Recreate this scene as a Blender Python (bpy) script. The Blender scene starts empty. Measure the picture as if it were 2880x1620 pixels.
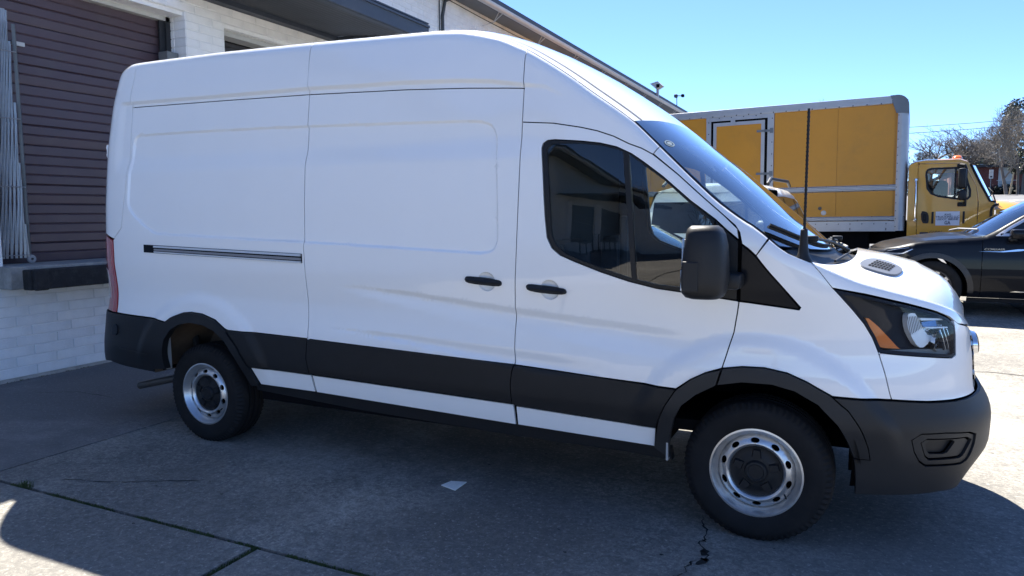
import bpy, bmesh, math, random
import numpy as np
from mathutils import Vector, Matrix, Quaternion
from mathutils.geometry import delaunay_2d_cdt
random.seed(7); RNG=np.random.default_rng(7)
SC=bpy.context.scene; COL=SC.collection
# ---------------------------------------------------------------- camera
cam=bpy.data.cameras.new('camera'); CAM=bpy.data.objects.new('camera',cam); COL.objects.link(CAM)
cam.lens=25.402; cam.sensor_width=36; cam.clip_end=3000; cam.clip_start=.05
def _camrot(yaw,pitch,roll):
    cy,sy,cp,sp,cr,sr=math.cos(yaw),math.sin(yaw),math.cos(pitch),math.sin(pitch),math.cos(roll),math.sin(roll)
    f=Vector((-sy*cp,cy*cp,sp)); r=Vector((cy,sy,0)); u=r.cross(f)
    r2=r*cr+u*sr; u2=u*cr-r*sr
    return Matrix((r2,u2,-f)).transposed().to_4x4()
CAM.matrix_world=Matrix.Translation((4.1566,-3.5472,1.6139))@_camrot(.4459,-.1021,-.0036)
SC.camera=CAM
# ---------------------------------------------------------------- sky, sun, exposure
SUNV=Vector((-.43,.637,1.0)).normalized()
EL=math.asin(SUNV.z); AZ=math.atan2(SUNV.x,SUNV.y)
w=bpy.data.worlds.new('World'); SC.world=w; w.use_nodes=True
nt=w.node_tree; nt.nodes.clear()
sky=nt.nodes.new('ShaderNodeTexSky'); sky.sky_type='NISHITA'; sky.sun_disc=False
sky.sun_elevation=EL; sky.sun_rotation=AZ; sky.altitude=3000; sky.air_density=.9; sky.dust_density=0.; sky.ozone_density=9.5
bg=nt.nodes.new('ShaderNodeBackground'); bg.inputs[1].default_value=.060
ow=nt.nodes.new('ShaderNodeOutputWorld'); hs=nt.nodes.new('ShaderNodeHueSaturation'); hs.inputs['Saturation'].default_value=.98; hs.inputs['Hue'].default_value=.502; nt.links.new(sky.outputs[0],hs.inputs['Color']); nt.links.new(hs.outputs[0],bg.inputs[0]); nt.links.new(bg.outputs[0],ow.inputs[0])
sl=bpy.data.lights.new('sun','SUN'); sl.energy=3.35; sl.angle=math.radians(.53); sl.color=(1,.95,.86)
SUN=bpy.data.objects.new('sun',sl); COL.objects.link(SUN); SUN.rotation_mode='QUATERNION'
SUN.rotation_quaternion=SUNV.to_track_quat('Z','Y'); SUN.location=(-20,30,45)
SC.view_settings.view_transform='Standard'; SC.view_settings.look='None'; SC.view_settings.gamma=1
SC.view_settings.exposure=2.35
SC.view_settings.use_curve_mapping=False
SC.cycles.max_bounces=8; SC.cycles.diffuse_bounces=4; SC.cycles.glossy_bounces=4; SC.cycles.transmission_bounces=6; SC.cycles.transparent_max_bounces=12
SC.cycles.caustics_reflective=False; SC.cycles.caustics_refractive=False
SC.cycles.sample_clamp_indirect=6
SC.cycles.use_denoising=True
# ---------------------------------------------------------------- materials
MATS={}
def N(nt,t,**k):
    n=nt.nodes.new(t)
    for a,b in k.items():
        if a.startswith('i_'):
            key=a[2:]; n.inputs[int(key) if key.isdigit() else key.replace('_',' ')].default_value=b
        else: setattr(n,a,b)
    return n
def mat(name,col,rough=.5,metal=0.,spec=.5,var=0.,vscale=3.,bump=0.,bscale=40.,coat=0.,coat_r=.03,dirt=None,dscale=1.5,damt=.3,emit=None,aniso=None,rvar=0.,cior=1.5):
    m=bpy.data.materials.new(name); m.use_nodes=True; t=m.node_tree; b=t.nodes['Principled BSDF']
    b.inputs['Base Color'].default_value=(*col,1); b.inputs['Roughness'].default_value=rough; b.inputs['Metallic'].default_value=metal
    b.inputs['Specular IOR Level'].default_value=spec; b.inputs['Coat Weight'].default_value=coat; b.inputs['Coat Roughness'].default_value=coat_r; b.inputs['Coat IOR'].default_value=cior
    tc=None
    if var or bump or dirt is not None or rvar:
        tc=N(t,'ShaderNodeTexCoord')
        out=None
        if var:
            n=N(t,'ShaderNodeTexNoise',i_Scale=vscale,i_Detail=6.,i_Roughness=.65); t.links.new(tc.outputs['Object'],n.inputs['Vector'])
            r=N(t,'ShaderNodeMapRange'); r.inputs[1].default_value=.3;r.inputs[2].default_value=.7;r.inputs[3].default_value=1-var;r.inputs[4].default_value=1+var
            t.links.new(n.outputs[0],r.inputs[0])
            mx=N(t,'ShaderNodeMix',data_type='RGBA',blend_type='MULTIPLY'); mx.inputs[0].default_value=1; mx.inputs[6].default_value=(*col,1)
            t.links.new(r.outputs[0],mx.inputs[7]); out=mx.outputs[2]
        if dirt is not None:
            n=N(t,'ShaderNodeTexNoise',i_Scale=dscale,i_Detail=8.,i_Roughness=.7); t.links.new(tc.outputs['Object'],n.inputs['Vector'])
            r=N(t,'ShaderNodeMapRange'); r.inputs[1].default_value=.5;r.inputs[2].default_value=.72;r.inputs[3].default_value=0;r.inputs[4].default_value=damt
            t.links.new(n.outputs[0],r.inputs[0])
            mx=N(t,'ShaderNodeMix',data_type='RGBA'); t.links.new(r.outputs[0],mx.inputs[0])
            if out is not None: t.links.new(out,mx.inputs[6])
            else: mx.inputs[6].default_value=(*col,1)
            mx.inputs[7].default_value=(*dirt,1); out=mx.outputs[2]
        if out is not None: t.links.new(out,b.inputs['Base Color'])
        if bump:
            n=N(t,'ShaderNodeTexNoise',i_Scale=bscale,i_Detail=4.); t.links.new(tc.outputs['Object'],n.inputs['Vector'])
            bp=N(t,'ShaderNodeBump',i_Strength=bump,i_Distance=.01); t.links.new(n.outputs[0],bp.inputs['Height']); t.links.new(bp.outputs[0],b.inputs['Normal'])
        if rvar:
            n=N(t,'ShaderNodeTexNoise',i_Scale=vscale*1.7,i_Detail=5.); t.links.new(tc.outputs['Object'],n.inputs['Vector'])
            r=N(t,'ShaderNodeMapRange'); r.inputs[1].default_value=.3;r.inputs[2].default_value=.7;r.inputs[3].default_value=rough-rvar;r.inputs[4].default_value=rough+rvar
            t.links.new(n.outputs[0],r.inputs[0]); t.links.new(r.outputs[0],b.inputs['Roughness'])
    if emit: b.inputs['Emission Color'].default_value=(*emit[0],1); b.inputs['Emission Strength'].default_value=emit[1]
    MATS[name]=m; return m
def glass(name,tint,rough=.0,refl=1.0,ior=1.5,boost=1.6):
    m=bpy.data.materials.new(name); m.use_nodes=True; t=m.node_tree; t.nodes.clear()
    o=N(t,'ShaderNodeOutputMaterial'); tr=N(t,'ShaderNodeBsdfTransparent'); tr.inputs[0].default_value=(*tint,1)
    g=N(t,'ShaderNodeBsdfGlossy'); g.inputs['Roughness'].default_value=rough; g.inputs[0].default_value=(refl,refl,refl,1)
    f=N(t,'ShaderNodeFresnel'); f.inputs[0].default_value=ior
    mp=N(t,'ShaderNodeMath',operation='MULTIPLY'); mp.inputs[1].default_value=boost; mp.use_clamp=True
    t.links.new(f.outputs[0],mp.inputs[0])
    mx=N(t,'ShaderNodeMixShader'); t.links.new(mp.outputs[0],mx.inputs[0]); t.links.new(tr.outputs[0],mx.inputs[1]); t.links.new(g.outputs[0],mx.inputs[2]); t.links.new(mx.outputs[0],o.inputs[0])
    MATS[name]=m; return m
# ---------------------------------------------------------------- objects
def tag(o,label=None,cat=None,group=None,kind=None):
    if label: o['label']=label
    if cat: o['category']=cat
    if group: o['group']=group
    if kind: o['kind']=kind
    return o
def empty(name,loc=(0,0,0),label=None,cat=None,group=None,kind=None):
    o=bpy.data.objects.new(name,None); COL.objects.link(o); o.location=loc; o.empty_display_size=.2
    return tag(o,label,cat,group,kind)
def wmat(p):
    M=p.matrix_basis.copy()
    if p.parent is not None: M=wmat(p.parent)@p.matrix_parent_inverse@M
    return M
def link(name,me,parent=None,world=True,m=None):
    o=bpy.data.objects.new(name,me); COL.objects.link(o)
    if m is not None and len(me.materials)==0:
        me.materials.append(m)
    if parent is not None:
        o.parent=parent
        if world:
            o.matrix_parent_inverse=wmat(parent).inverted()
    return o
def mesh(name,V,F,m=None,parent=None,smooth=False,world=True,sharp=None):
    me=bpy.data.meshes.new(name); me.from_pydata([tuple(v) for v in V],[],[tuple(f) for f in F]); me.update()
    if smooth:
        me.polygons.foreach_set('use_smooth',[True]*len(me.polygons))
    o=link(name,me,parent,world,m)
    if smooth and sharp:
        me.set_sharp_from_angle(angle=math.radians(sharp))
    return o
class MB:
    """collects simple solids, then links them as one mesh object"""
    def __init__(s): s.V=[];s.F=[]
    def add(s,V,F):
        n=len(s.V); s.V+= [tuple(v) for v in V]; s.F+=[tuple(i+n for i in f) for f in F]; return s
    def box(s,a,b,R=None,c=None):
        x0,y0,z0=a;x1,y1,z1=b
        V=[(x0,y0,z0),(x1,y0,z0),(x1,y1,z0),(x0,y1,z0),(x0,y0,z1),(x1,y0,z1),(x1,y1,z1),(x0,y1,z1)]
        if R is not None: V=[tuple(R@(Vector(v)-c)+c) for v in V]
        return s.add(V,[(0,3,2,1),(4,5,6,7),(0,1,5,4),(1,2,6,5),(2,3,7,6),(3,0,4,7)])
    def cbox(s,a,b,ch):
        """box with chamfered edges"""
        x0,y0,z0=a;x1,y1,z1=b; bm=bmesh.new()
        bmesh.ops.create_cube(bm,size=1)
        for v in bm.verts: v.co=Vector(((x0+x1)/2+v.co.x*(x1-x0),(y0+y1)/2+v.co.y*(y1-y0),(z0+z1)/2+v.co.z*(z1-z0)))
        bmesh.ops.bevel(bm,geom=bm.edges[:],offset=ch,segments=2,affect='EDGES',profile=.5)
        bm.verts.index_update(); s.add([v.co for v in bm.verts],[[v.index for v in f.verts] for f in bm.faces]); bm.free(); return s
    def tube(s,pts,r,n=8,cap=True,r2=None):
        pts=[Vector(p) for p in pts]; k=len(pts); V=[];F=[]
        up=Vector((0,0,1)); prev=None
        for i,p in enumerate(pts):
            d=(pts[min(i+1,k-1)]-pts[max(i-1,0)]).normalized()
            if prev is None:
                a=d.cross(up if abs(d.z)<.95 else Vector((1,0,0))).normalized()
            else: a=(prev-d*prev.dot(d)).normalized()
            prev=a; b=d.cross(a)
            rr=r[i] if isinstance(r,(list,tuple)) else (r if r2 is None else r+(r2-r)*i/(k-1))
            for j in range(n):
                t=2*math.pi*j/n; V.append(p+a*(rr*math.cos(t))+b*(rr*math.sin(t)))
        for i in range(k-1):
            for j in range(n):
                F.append((i*n+j,i*n+(j+1)%n,(i+1)*n+(j+1)%n,(i+1)*n+j))
        if cap: F.append(tuple(range(n-1,-1,-1))); F.append(tuple((k-1)*n+j for j in range(n)))
        return s.add(V,F)
    def lathe(s,prof,c,axis='y',n=48,a0=0,a1=2*math.pi):
        """prof: (r, t) pairs along the axis"""
        V=[];F=[];k=len(prof); full=abs(a1-a0-2*math.pi)<1e-6; nn=n if full else n+1
        for i in range(nn):
            a=a0+(a1-a0)*i/n
            for r,t in prof:
                if axis=='y': V.append((c[0]+r*math.cos(a),c[1]+t,c[2]+r*math.sin(a)))
                elif axis=='z': V.append((c[0]+r*math.cos(a),c[1]+r*math.sin(a),c[2]+t))
                else: V.append((c[0]+t,c[1]+r*math.cos(a),c[2]+r*math.sin(a)))
        for i in range(n):
            j=(i+1)%nn
            for q in range(k-1): F.append((i*k+q,j*k+q,j*k+q+1,i*k+q+1))
        return s.add(V,F)
    def prism(s,poly,y0,y1,axis='y'):
        """polygon in (x,z) extruded along y (or (x,y) along z, (y,z) along x)"""
        n=len(poly); mk={'y':lambda p,t:(p[0],t,p[1]),'z':lambda p,t:(p[0],p[1],t),'x':lambda p,t:(t,p[0],p[1])}[axis]
        V=[mk(p,y0) for p in poly]+[mk(p,y1) for p in poly]
        F=[tuple(range(n)),tuple(range(2*n-1,n-1,-1))]+[(i,i+n,(i+1)%n+n,(i+1)%n) for i in range(n)]
        return s.add(V,F)
    def build(s,name,m,parent=None,smooth=False,sharp=None,world=True,recalc=True):
        o=mesh(name,s.V,s.F,m,parent,False,world)
        if recalc:
            bm=bmesh.new(); bm.from_mesh(o.data); bmesh.ops.recalc_face_normals(bm,faces=bm.faces[:]); bm.to_mesh(o.data); bm.free()
        if smooth:
            o.data.polygons.foreach_set('use_smooth',[True]*len(o.data.polygons))
            o.data.set_sharp_from_angle(angle=math.radians(sharp or 35))
        return o
def box(name,a,b,m,parent=None,ch=0,world=True):
    q=MB(); 
    if ch: q.cbox(a,b,ch)
    else: q.box(a,b)
    return q.build(name,m,parent,world=world)
def text(name,s,size,M,m,parent,ext=.001,align='CENTER',sx=1.0,bold=0.,world=True):
    c=bpy.data.curves.new(name,'FONT'); c.body=s; c.size=size; c.extrude=ext; c.align_x=align; c.align_y='CENTER'; c.offset=bold
    o=bpy.data.objects.new(name+'_tmp',c); COL.objects.link(o)
    dg=bpy.context.evaluated_depsgraph_get(); me=bpy.data.meshes.new_from_object(o.evaluated_get(dg))
    bpy.data.objects.remove(o); bpy.data.curves.remove(c)
    me.transform(M@Matrix.Diagonal((sx,1,1,1))); me.materials.clear()
    return link(name,me,parent,world,m)
# ---------------------------------------------------------------- curved sheet patches
def sstep(a,b,x):
    t=np.clip((np.asarray(x,float)-a)/(b-a),0,1); return t*t*(3-2*t)
def resample(P,step):
    P=np.asarray(P,float); out=[]
    for i in range(len(P)):
        a,b=P[i],P[(i+1)%len(P)]; L=np.hypot(*(b-a)); k=max(1,int(math.ceil(L/step)))
        for j in range(k): out.append(a+(b-a)*j/k)
    return np.array(out)
def area(P):
    P=np.asarray(P); x,y=P[:,0],P[:,1]; return .5*np.sum(x*np.roll(y,-1)-np.roll(x,-1)*y)
def inside(Q,P):
    x,y=Q[:,0],Q[:,1]; r=np.zeros(len(Q),bool)
    for i in range(len(P)):
        x0,y0=P[i];x1,y1=P[i-1]
        if y0==y1: continue
        c=((y0>y)!=(y1>y))&(x<(x1-x0)*(y-y0)/(y1-y0)+x0); r^=c
    return r
def dseg(Q,P,closed=True):
    P=np.asarray(P,float); n=len(P); d=np.full(len(Q),1e9)
    for i in range(n if closed else n-1):
        a=P[i];b=P[(i+1)%n]; ab=b-a; L=ab@ab+1e-12
        t=np.clip(((Q-a)@ab)/L,0,1); d=np.minimum(d,np.hypot(*((Q-a-t[:,None]*ab).T)))
    return d
def offset(P,g):
    P=np.asarray(P,float); s=1 if area(P)>0 else -1
    a=np.roll(P,1,0);b=np.roll(P,-1,0)
    e0=P-a;e1=b-P; e0/=np.linalg.norm(e0,axis=1)[:,None]+1e-12; e1/=np.linalg.norm(e1,axis=1)[:,None]+1e-12
    n0=np.stack([-e0[:,1],e0[:,0]],1)*s;n1=np.stack([-e1[:,1],e1[:,0]],1)*s
    m=n0+n1; L=np.linalg.norm(m,axis=1)[:,None]; m=m/np.maximum(L,.6)
    return P+m*(g*2/np.maximum(L,.9))
def chaikin(P,n=2,closed=True):
    P=np.asarray(P,float)
    for _ in range(n):
        Q=np.roll(P,-1,0); A=P*.75+Q*.25;B=P*.25+Q*.75; P=np.stack([A,B],1).reshape(-1,2)
    return P
def patch(name,poly,m,parent,f,holes=(),off=0.,gap=.003,step=.026,bstep=None,skirt=.014,extra=None,mirror=None,world=True,smooth=True):
    bstep=bstep or step*.8
    loops=[offset(resample(poly,bstep),gap)]+[offset(resample(h,bstep),-gap) for h in holes]
    lo=loops[0].min(0);hi=loops[0].max(0)
    gx,gy=np.meshgrid(np.arange(lo[0],hi[0],step),np.arange(lo[1],hi[1],step),indexing='ij'); gx=gx+(np.arange(gx.shape[1])%2)[None,:]*step*.5
    Q=np.stack([gx.ravel(),gy.ravel()],1)
    def filt(Q,dm):
        k=inside(Q,loops[0])
        for h in loops[1:]: k&=~inside(Q,h)
        Q=Q[k]
        if len(Q):
            d=dseg(Q,loops[0])
            for h in loops[1:]: d=np.minimum(d,dseg(Q,h))
            Q=Q[d>dm]
        return Q
    Q=filt(Q,step*.45)
    if extra is not None and len(extra):
        E=filt(np.asarray(extra,float),.003)
        if len(E):
            if len(Q): 
                # thin the grid where fine points lie
                keep=np.ones(len(Q),bool)
                for i in range(0,len(E),400):
                    D=np.hypot(Q[:,None,0]-E[None,i:i+400,0],Q[:,None,1]-E[None,i:i+400,1]).min(1); keep&=D>.006
                Q=Q[keep]
            Q=np.concatenate([Q,E])
    V=np.concatenate(loops+[Q]); E=[];n=0
    for L in loops:
        k=len(L); E+=[(n+i,n+(i+1)%k) for i in range(k)]; n+=k
    r=delaunay_2d_cdt([Vector(v) for v in V],E,[],0,1e-7)
    W=np.array([tuple(v) for v in r[0]]); T=np.array([t for t in r[2] if len(t)==3])
    c=W[T].mean(1); k=inside(c,loops[0])
    for h in loops[1:]: k&=~inside(c,h)
    T=T[k]
    used=np.unique(T); mp=-np.ones(len(W),int); mp[used]=np.arange(len(used)); W=W[used]; T=mp[T]
    P=f(W[:,0],W[:,1],off); Pn=f(W[:,0],W[:,1],off+.01)-P
    a,b,cc=P[T[:,0]],P[T[:,1]],P[T[:,2]]; nn=np.cross(b-a,cc-a)
    if (nn*Pn[T[:,0]]).sum()<0: T=T[:,::-1]
    F=[tuple(t) for t in T.tolist()]; PV=P.tolist()
    if skirt:
        # boundary edges of the triangulation
        from collections import Counter
        ed=Counter()
        for t in F:
            for i in range(3):
                e=(t[i],t[(i+1)%3]); ed[tuple(sorted(e))]+=1
        B=[(t[i],t[(i+1)%3]) for t in F for i in range(3) if ed[tuple(sorted((t[i],t[(i+1)%3])))]==1]
        ids=sorted({i for e in B for i in e}); n0=len(PV); ix={v:i for i,v in enumerate(ids)}
        lowp=f(W[ids,0],W[ids,1],off-skirt).tolist(); PV+=P[ids].tolist()+lowp; kk=len(ids)
        for a_,b_ in B:
            i,j=ix[a_],ix[b_]; F.append((n0+j,n0+i,n0+kk+i,n0+kk+j))
    e=2e-4; Du=f(W[:,0]+e,W[:,1],off)-f(W[:,0]-e,W[:,1],off); Dz=f(W[:,0],W[:,1]+e,off)-f(W[:,0],W[:,1]-e,off); NN=np.cross(Du,Dz); NN/=np.linalg.norm(NN,axis=1)[:,None]+1e-15
    NN*=np.where((NN*Pn).sum(1)<0,-1,1)[:,None]; NV=np.zeros((len(PV),3)); NV[:len(W)]=NN
    def fin(o,NV):
        if smooth: o.data.normals_split_custom_set_from_vertices(NV.tolist())
        return o
    o=fin(mesh(name,PV,F,m,parent,smooth,world),NV)
    res=[o]
    if mirror is not None:
        PM=[(p[0],mirror-p[1],p[2]) for p in PV]
        res.append(fin(mesh(name,PM,[t[::-1] for t in F],m,parent,smooth,world),NV*np.array([1,-1,1])))
    return res
_zt=np.linspace(0.,3.0,601); _k=np.exp(-(np.arange(-12,13)/6.)**2); _k/=_k.sum()
def _sm(v,k=_k): 
    h=len(k)//2; return np.convolve(np.pad(v,h,mode='edge'),k,mode='valid')
def _corner(a,b,n,L=2001):
    s=np.linspace(0,1,L); th=np.pi/2*(s**1.6*.5+.5*(1-(1-s)**1.6))
    x=a*np.sin(th)**(2/n); y=b*(1-np.cos(th)**(2/n))
    return np.concatenate([[0],np.cumsum(np.hypot(np.diff(x),np.diff(y)))]),x,y
class Surf:
    """right half of a vehicle skin: u runs along the plan outline from rear centre to front centre, z is height"""
    def __init__(s,HW,prof,XA,FA,nf,xf,XB,RA,nr,xr,sh,RS,rsfun=None,fade=(4.2,4.9,.25),feats=(),sk=7):
        s.HW=HW;s.XA=XA;s.FA=FA;s.XB=XB;s.RA=RA;s.RS=RS;s.feats=list(feats);s.fade=fade
        s.rsfun=rsfun or (lambda u:1.0+0*u)
        s.It=_sm(np.interp(_zt,*zip(*prof)))
        s.fs,s.fx,s.fy=_corner(FA,HW,nf); s.rs,s.rx,s.ry=_corner(RA,HW,nr)
        s.xft=_sm(np.interp(_zt,*zip(*xf))); s.xr=list(zip(*xr))
        s.UMAX=XA+s.fs[-1]; s.UMIN=XB-s.rs[-1]
        s.shu=np.linspace(sh[0][0],sh[-1][0],1401); kk=np.exp(-(np.arange(-2*sk,2*sk+1)/sk)**2); kk/=kk.sum()
        s.shz=_sm(np.interp(s.shu,*zip(*sh)),kk); s.shs=np.gradient(s.shz,s.shu)
    def ref(s,u,z):
        u=np.asarray(u,float);z=np.asarray(z,float)+0*u; x=u.copy(); y=np.zeros_like(x)
        q=np.clip(u-s.XA,0,s.fs[-1]); k=(np.interp(z,_zt,s.xft)-s.XA)/s.FA; m=u>s.XA
        x=np.where(m,s.XA+k*np.interp(q,s.fs,s.fx),x); y=np.where(m,np.interp(q,s.fs,s.fy),y)
        q=np.clip(s.XB-u,0,s.rs[-1]); k=(s.XB-np.interp(z,*s.xr))/s.RA; m=u<s.XB
        x=np.where(m,s.XB-k*np.interp(q,s.rs,s.rx),x); y=np.where(m,np.interp(q,s.rs,s.ry),y)
        return x,y
    def sz(s,u): return np.interp(u,s.shu,s.shz)
    def inset(s,u,z):
        I=np.interp(z,_zt,s.It); I=I*(s.fade[2]+(1-s.fade[2])*(1-sstep(s.fade[0],s.fade[1],u)))
        d=(s.sz(u)-z)/np.sqrt(1+np.interp(u,s.shu,s.shs)**2)
        t=np.clip((s.RS-d)/s.RS,0,1)
        I=I+.62*s.RS*(1-np.sqrt(np.maximum(1-t**2.2,0)))*s.rsfun(u)
        for f in s.feats: I=I+f(u,z)
        return I
    def S(s,u,z,off=0.):
        u=np.atleast_1d(np.asarray(u,float));z=np.atleast_1d(np.asarray(z,float))+0*u
        x,y=s.ref(u,z);e=1e-3; x1,y1=s.ref(u+e,z);x0,y0=s.ref(u-e,z)
        tx,ty=x1-x0,y1-y0;l=np.hypot(tx,ty)+1e-12;tx/=l;ty/=l
        I=s.inset(u,z)-off
        return np.stack([x-ty*I,y+tx*I,z],-1)
    def SHO(s,a,b,n=None):
        n=n or max(2,int(abs(b-a)/.04)); us=np.linspace(a,b,n); return [(float(u),float(z)) for u,z in zip(us,s.sz(us))]
    def top(s,name,rows,m,parent,nt=25,off=0.,pw=2.3,world=True,t0=0.,t1=2.,smooth=True,sm=None):
        """sheet across the car between the right shoulder and its mirror; rows: (u, xc, zc) with the centre-line point"""
        V=[];F=[];ts=np.linspace(t0,t1,nt)
        for u,xc,zc in rows:
            E=s.S(u,s.sz(u))[0]
            for t in ts:
                q=t if t<=1 else 2-t; wv=1-(1-q)**pw
                y=E[1]+(s.HW-E[1])*q; y=y if t<=1 else 2*s.HW-y
                V.append((E[0]+(xc-E[0])*wv,y,E[2]+(zc-E[2])*wv+off))
        for i in range(len(rows)-1):
            for j in range(nt-1): F.append((i*nt+j,(i+1)*nt+j,(i+1)*nt+j+1,i*nt+j+1))
        return mesh(name,V,F,m,parent,smooth,world)
# shared materials
white=mat('van_white_paint',(.89,.89,.88),.3,spec=.4,cior=1.5,coat=1.0,coat_r=.03,var=.012,vscale=2)
blackp=mat('van_black_plastic',(.011,.012,.014),.5,spec=.3,var=.15,vscale=5,bump=.06,bscale=700)
greyp=mat('van_grey_plastic',(.022,.0225,.024),.5,spec=.3,var=.1,vscale=5,bump=.08,bscale=600)
dark=mat('dark_void',(.004,.004,.005),.9,spec=.1)
gloss=mat('gloss_black_trim',(.006,.008,.012),.16,spec=.12)
rubber=mat('tyre_rubber',(.010,.010,.011),.75,spec=.25,var=.25,vscale=9,bump=.1,bscale=300,dirt=(.035,.032,.03),dscale=6,damt=.35)
steel=mat('silver_wheel_steel',(.55,.56,.57),.33,metal=.85,var=.06,vscale=12,dirt=(.25,.23,.2),dscale=9,damt=.5)
chrome=mat('bright_chrome',(.75,.76,.78),.1,metal=1)
alu=mat('rail_metal',(.80,.81,.83),.3,metal=.7)
redl=mat('red_lens',(.35,.012,.012),.12,coat=.6)
amber=mat('amber_lens',(.85,.20,.03),.15,coat=.5)
lampblk=mat('lamp_bezel',(.005,.010,.022),.35,spec=.15)
wind=glass('windscreen_glass',(.74,.84,.84),.0,boost=1.7)
sideg=glass('side_window_glass',(.80,.89,.86),.0,boost=1.35)
lens=glass('lamp_lens',(.90,.94,.97),.0,boost=.45)
clearp=mat('reversing_lens',(.6,.62,.62),.1,coat=.5)
cloth=mat('seat_cloth',(.03,.031,.034),.9,var=.2,vscale=30)
dash=mat('dash_plastic',(.075,.073,.068),.6,var=.1)
liner=mat('cab_lining',(.16,.155,.145),.85)
rust=mat('brown_chassis',(.11,.075,.05),.8,var=.3,vscale=6)
exh=mat('dull_exhaust_steel',(.09,.085,.08),.5,metal=.6,dirt=(.06,.035,.02),dscale=8,damt=.6)
# ================================================================ ground
def gz(x,y): return np.interp(y,[-60,2,8,14,70,500],[0,0,.30,.34,3.1,3.2])
def concrete(name,base,dark_,spk,scale=1.,stain=.75,tint=(0,0,0),stains=()):
    m=bpy.data.materials.new(name); m.use_nodes=True; t=m.node_tree; b=t.nodes['Principled BSDF']; b.inputs['Roughness'].default_value=.88; b.inputs['Specular IOR Level'].default_value=.25
    tc=N(t,'ShaderNodeTexCoord')
    def noise(s,d=8,r=.6,dist=0.): 
        n=N(t,'ShaderNodeTexNoise',i_Scale=s*scale,i_Detail=float(d),i_Roughness=r,i_Distortion=dist); t.links.new(tc.outputs['Object'],n.inputs['Vector']); return n.outputs[0]
    def rng(src,a,b_,c=0.,d=1.):
        r=N(t,'ShaderNodeMapRange'); t.links.new(src,r.inputs[0])
        for i,v in enumerate((a,b_,c,d)): r.inputs[i+1].default_value=v
        return r.outputs[0]
    def mix(f,a,b_,bl='MIX'):
        x=N(t,'ShaderNodeMix',data_type='RGBA',blend_type=bl)
        if isinstance(f,float): x.inputs[0].default_value=f
        else: t.links.new(f,x.inputs[0])
        for k,v in ((6,a),(7,b_)):
            if isinstance(v,tuple): x.inputs[k].default_value=(*v,1)
            else: t.links.new(v,x.inputs[k])
        return x.outputs[2]
    c=mix(rng(noise(.7,9,.7),.3,.7),tuple(v*.86 for v in base),tuple(v*1.12 for v in base))
    big=rng(noise(.33,10,.68,.4),.42,.56); med=rng(noise(2.3,9,.72),.44,.66)
    mm=N(t,'ShaderNodeMath',operation='MULTIPLY'); t.links.new(big,mm.inputs[0]); mm.inputs[1].default_value=stain
    c=mix(mm.outputs[0],c,dark_)
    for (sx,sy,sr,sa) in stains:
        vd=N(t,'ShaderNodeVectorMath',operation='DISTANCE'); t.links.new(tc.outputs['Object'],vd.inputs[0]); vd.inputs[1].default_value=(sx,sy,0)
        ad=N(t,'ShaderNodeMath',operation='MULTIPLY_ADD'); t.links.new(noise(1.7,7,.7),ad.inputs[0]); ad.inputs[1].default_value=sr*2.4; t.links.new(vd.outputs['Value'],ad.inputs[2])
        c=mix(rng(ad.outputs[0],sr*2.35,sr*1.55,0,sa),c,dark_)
    # tyre-worn streaks along the way the vans back in
    mpx=N(t,'ShaderNodeMapping'); mpx.inputs['Scale'].default_value=(.25,2.2,1); t.links.new(tc.outputs['Object'],mpx.inputs[0])
    ns=N(t,'ShaderNodeTexNoise',i_Scale=1.3,i_Detail=7.,i_Roughness=.65); t.links.new(mpx.outputs[0],ns.inputs['Vector']); c=mix(rng(ns.outputs[0],.50,.66,0,.55),c,tuple(v*.55 for v in base))
    # exposed grit: several sizes of speckle, stronger where worn
    wm=rng(noise(.55,8,.65),.36,.60,.35,1.0)
    def worn(src,k):
        w_=N(t,'ShaderNodeMath',operation='MULTIPLY'); t.links.new(src,w_.inputs[0]); t.links.new(wm,w_.inputs[1])
        w2=N(t,'ShaderNodeMath',operation='MULTIPLY'); t.links.new(w_.outputs[0],w2.inputs[0]); w2.inputs[1].default_value=k; return w2.outputs[0]
    c=mix(worn(rng(noise(13,10,.82,.3),.47,.57),.62),c,spk)
    c=mix(worn(rng(noise(34,8,.85),.47,.55),.75),c,spk)
    c=mix(worn(rng(noise(85,4,.8),.48,.56),.6),c,tuple(v*.4 for v in base))
    lt=rng(noise(40,6,.75),.56,.66,0,.5); c=mix(lt,c,tuple(min(1,v*1.45) for v in base))
    t.links.new(c,b.inputs['Base Color'])
    bp=N(t,'ShaderNodeBump',i_Strength=.6,i_Distance=.004); t.links.new(noise(45,8,.75),bp.inputs['Height'])
    bp2=N(t,'ShaderNodeBump',i_Strength=.15,i_Distance=.02); t.links.new(noise(4,6,.6),bp2.inputs['Height']); t.links.new(bp.outputs[0],bp2.inputs['Normal'])
    t.links.new(bp2.outputs[0],b.inputs['Normal'])
    MATS[name]=m; return m
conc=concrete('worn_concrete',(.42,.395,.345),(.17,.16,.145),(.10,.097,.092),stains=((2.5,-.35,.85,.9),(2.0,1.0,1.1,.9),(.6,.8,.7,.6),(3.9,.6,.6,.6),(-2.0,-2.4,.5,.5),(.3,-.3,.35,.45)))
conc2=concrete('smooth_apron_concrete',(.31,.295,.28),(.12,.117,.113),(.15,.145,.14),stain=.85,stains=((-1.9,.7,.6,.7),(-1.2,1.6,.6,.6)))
conc3=concrete('bounce_fill_concrete',(.47,.45,.41),(.25,.24,.22),(.2,.19,.18),stain=.3)  # for unseen slabs behind the camera, paled to bounce fill onto the van's side
asph=concrete('old_asphalt',(.10,.10,.105),(.06,.06,.065),(.04,.04,.045),stain=.4)
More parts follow.
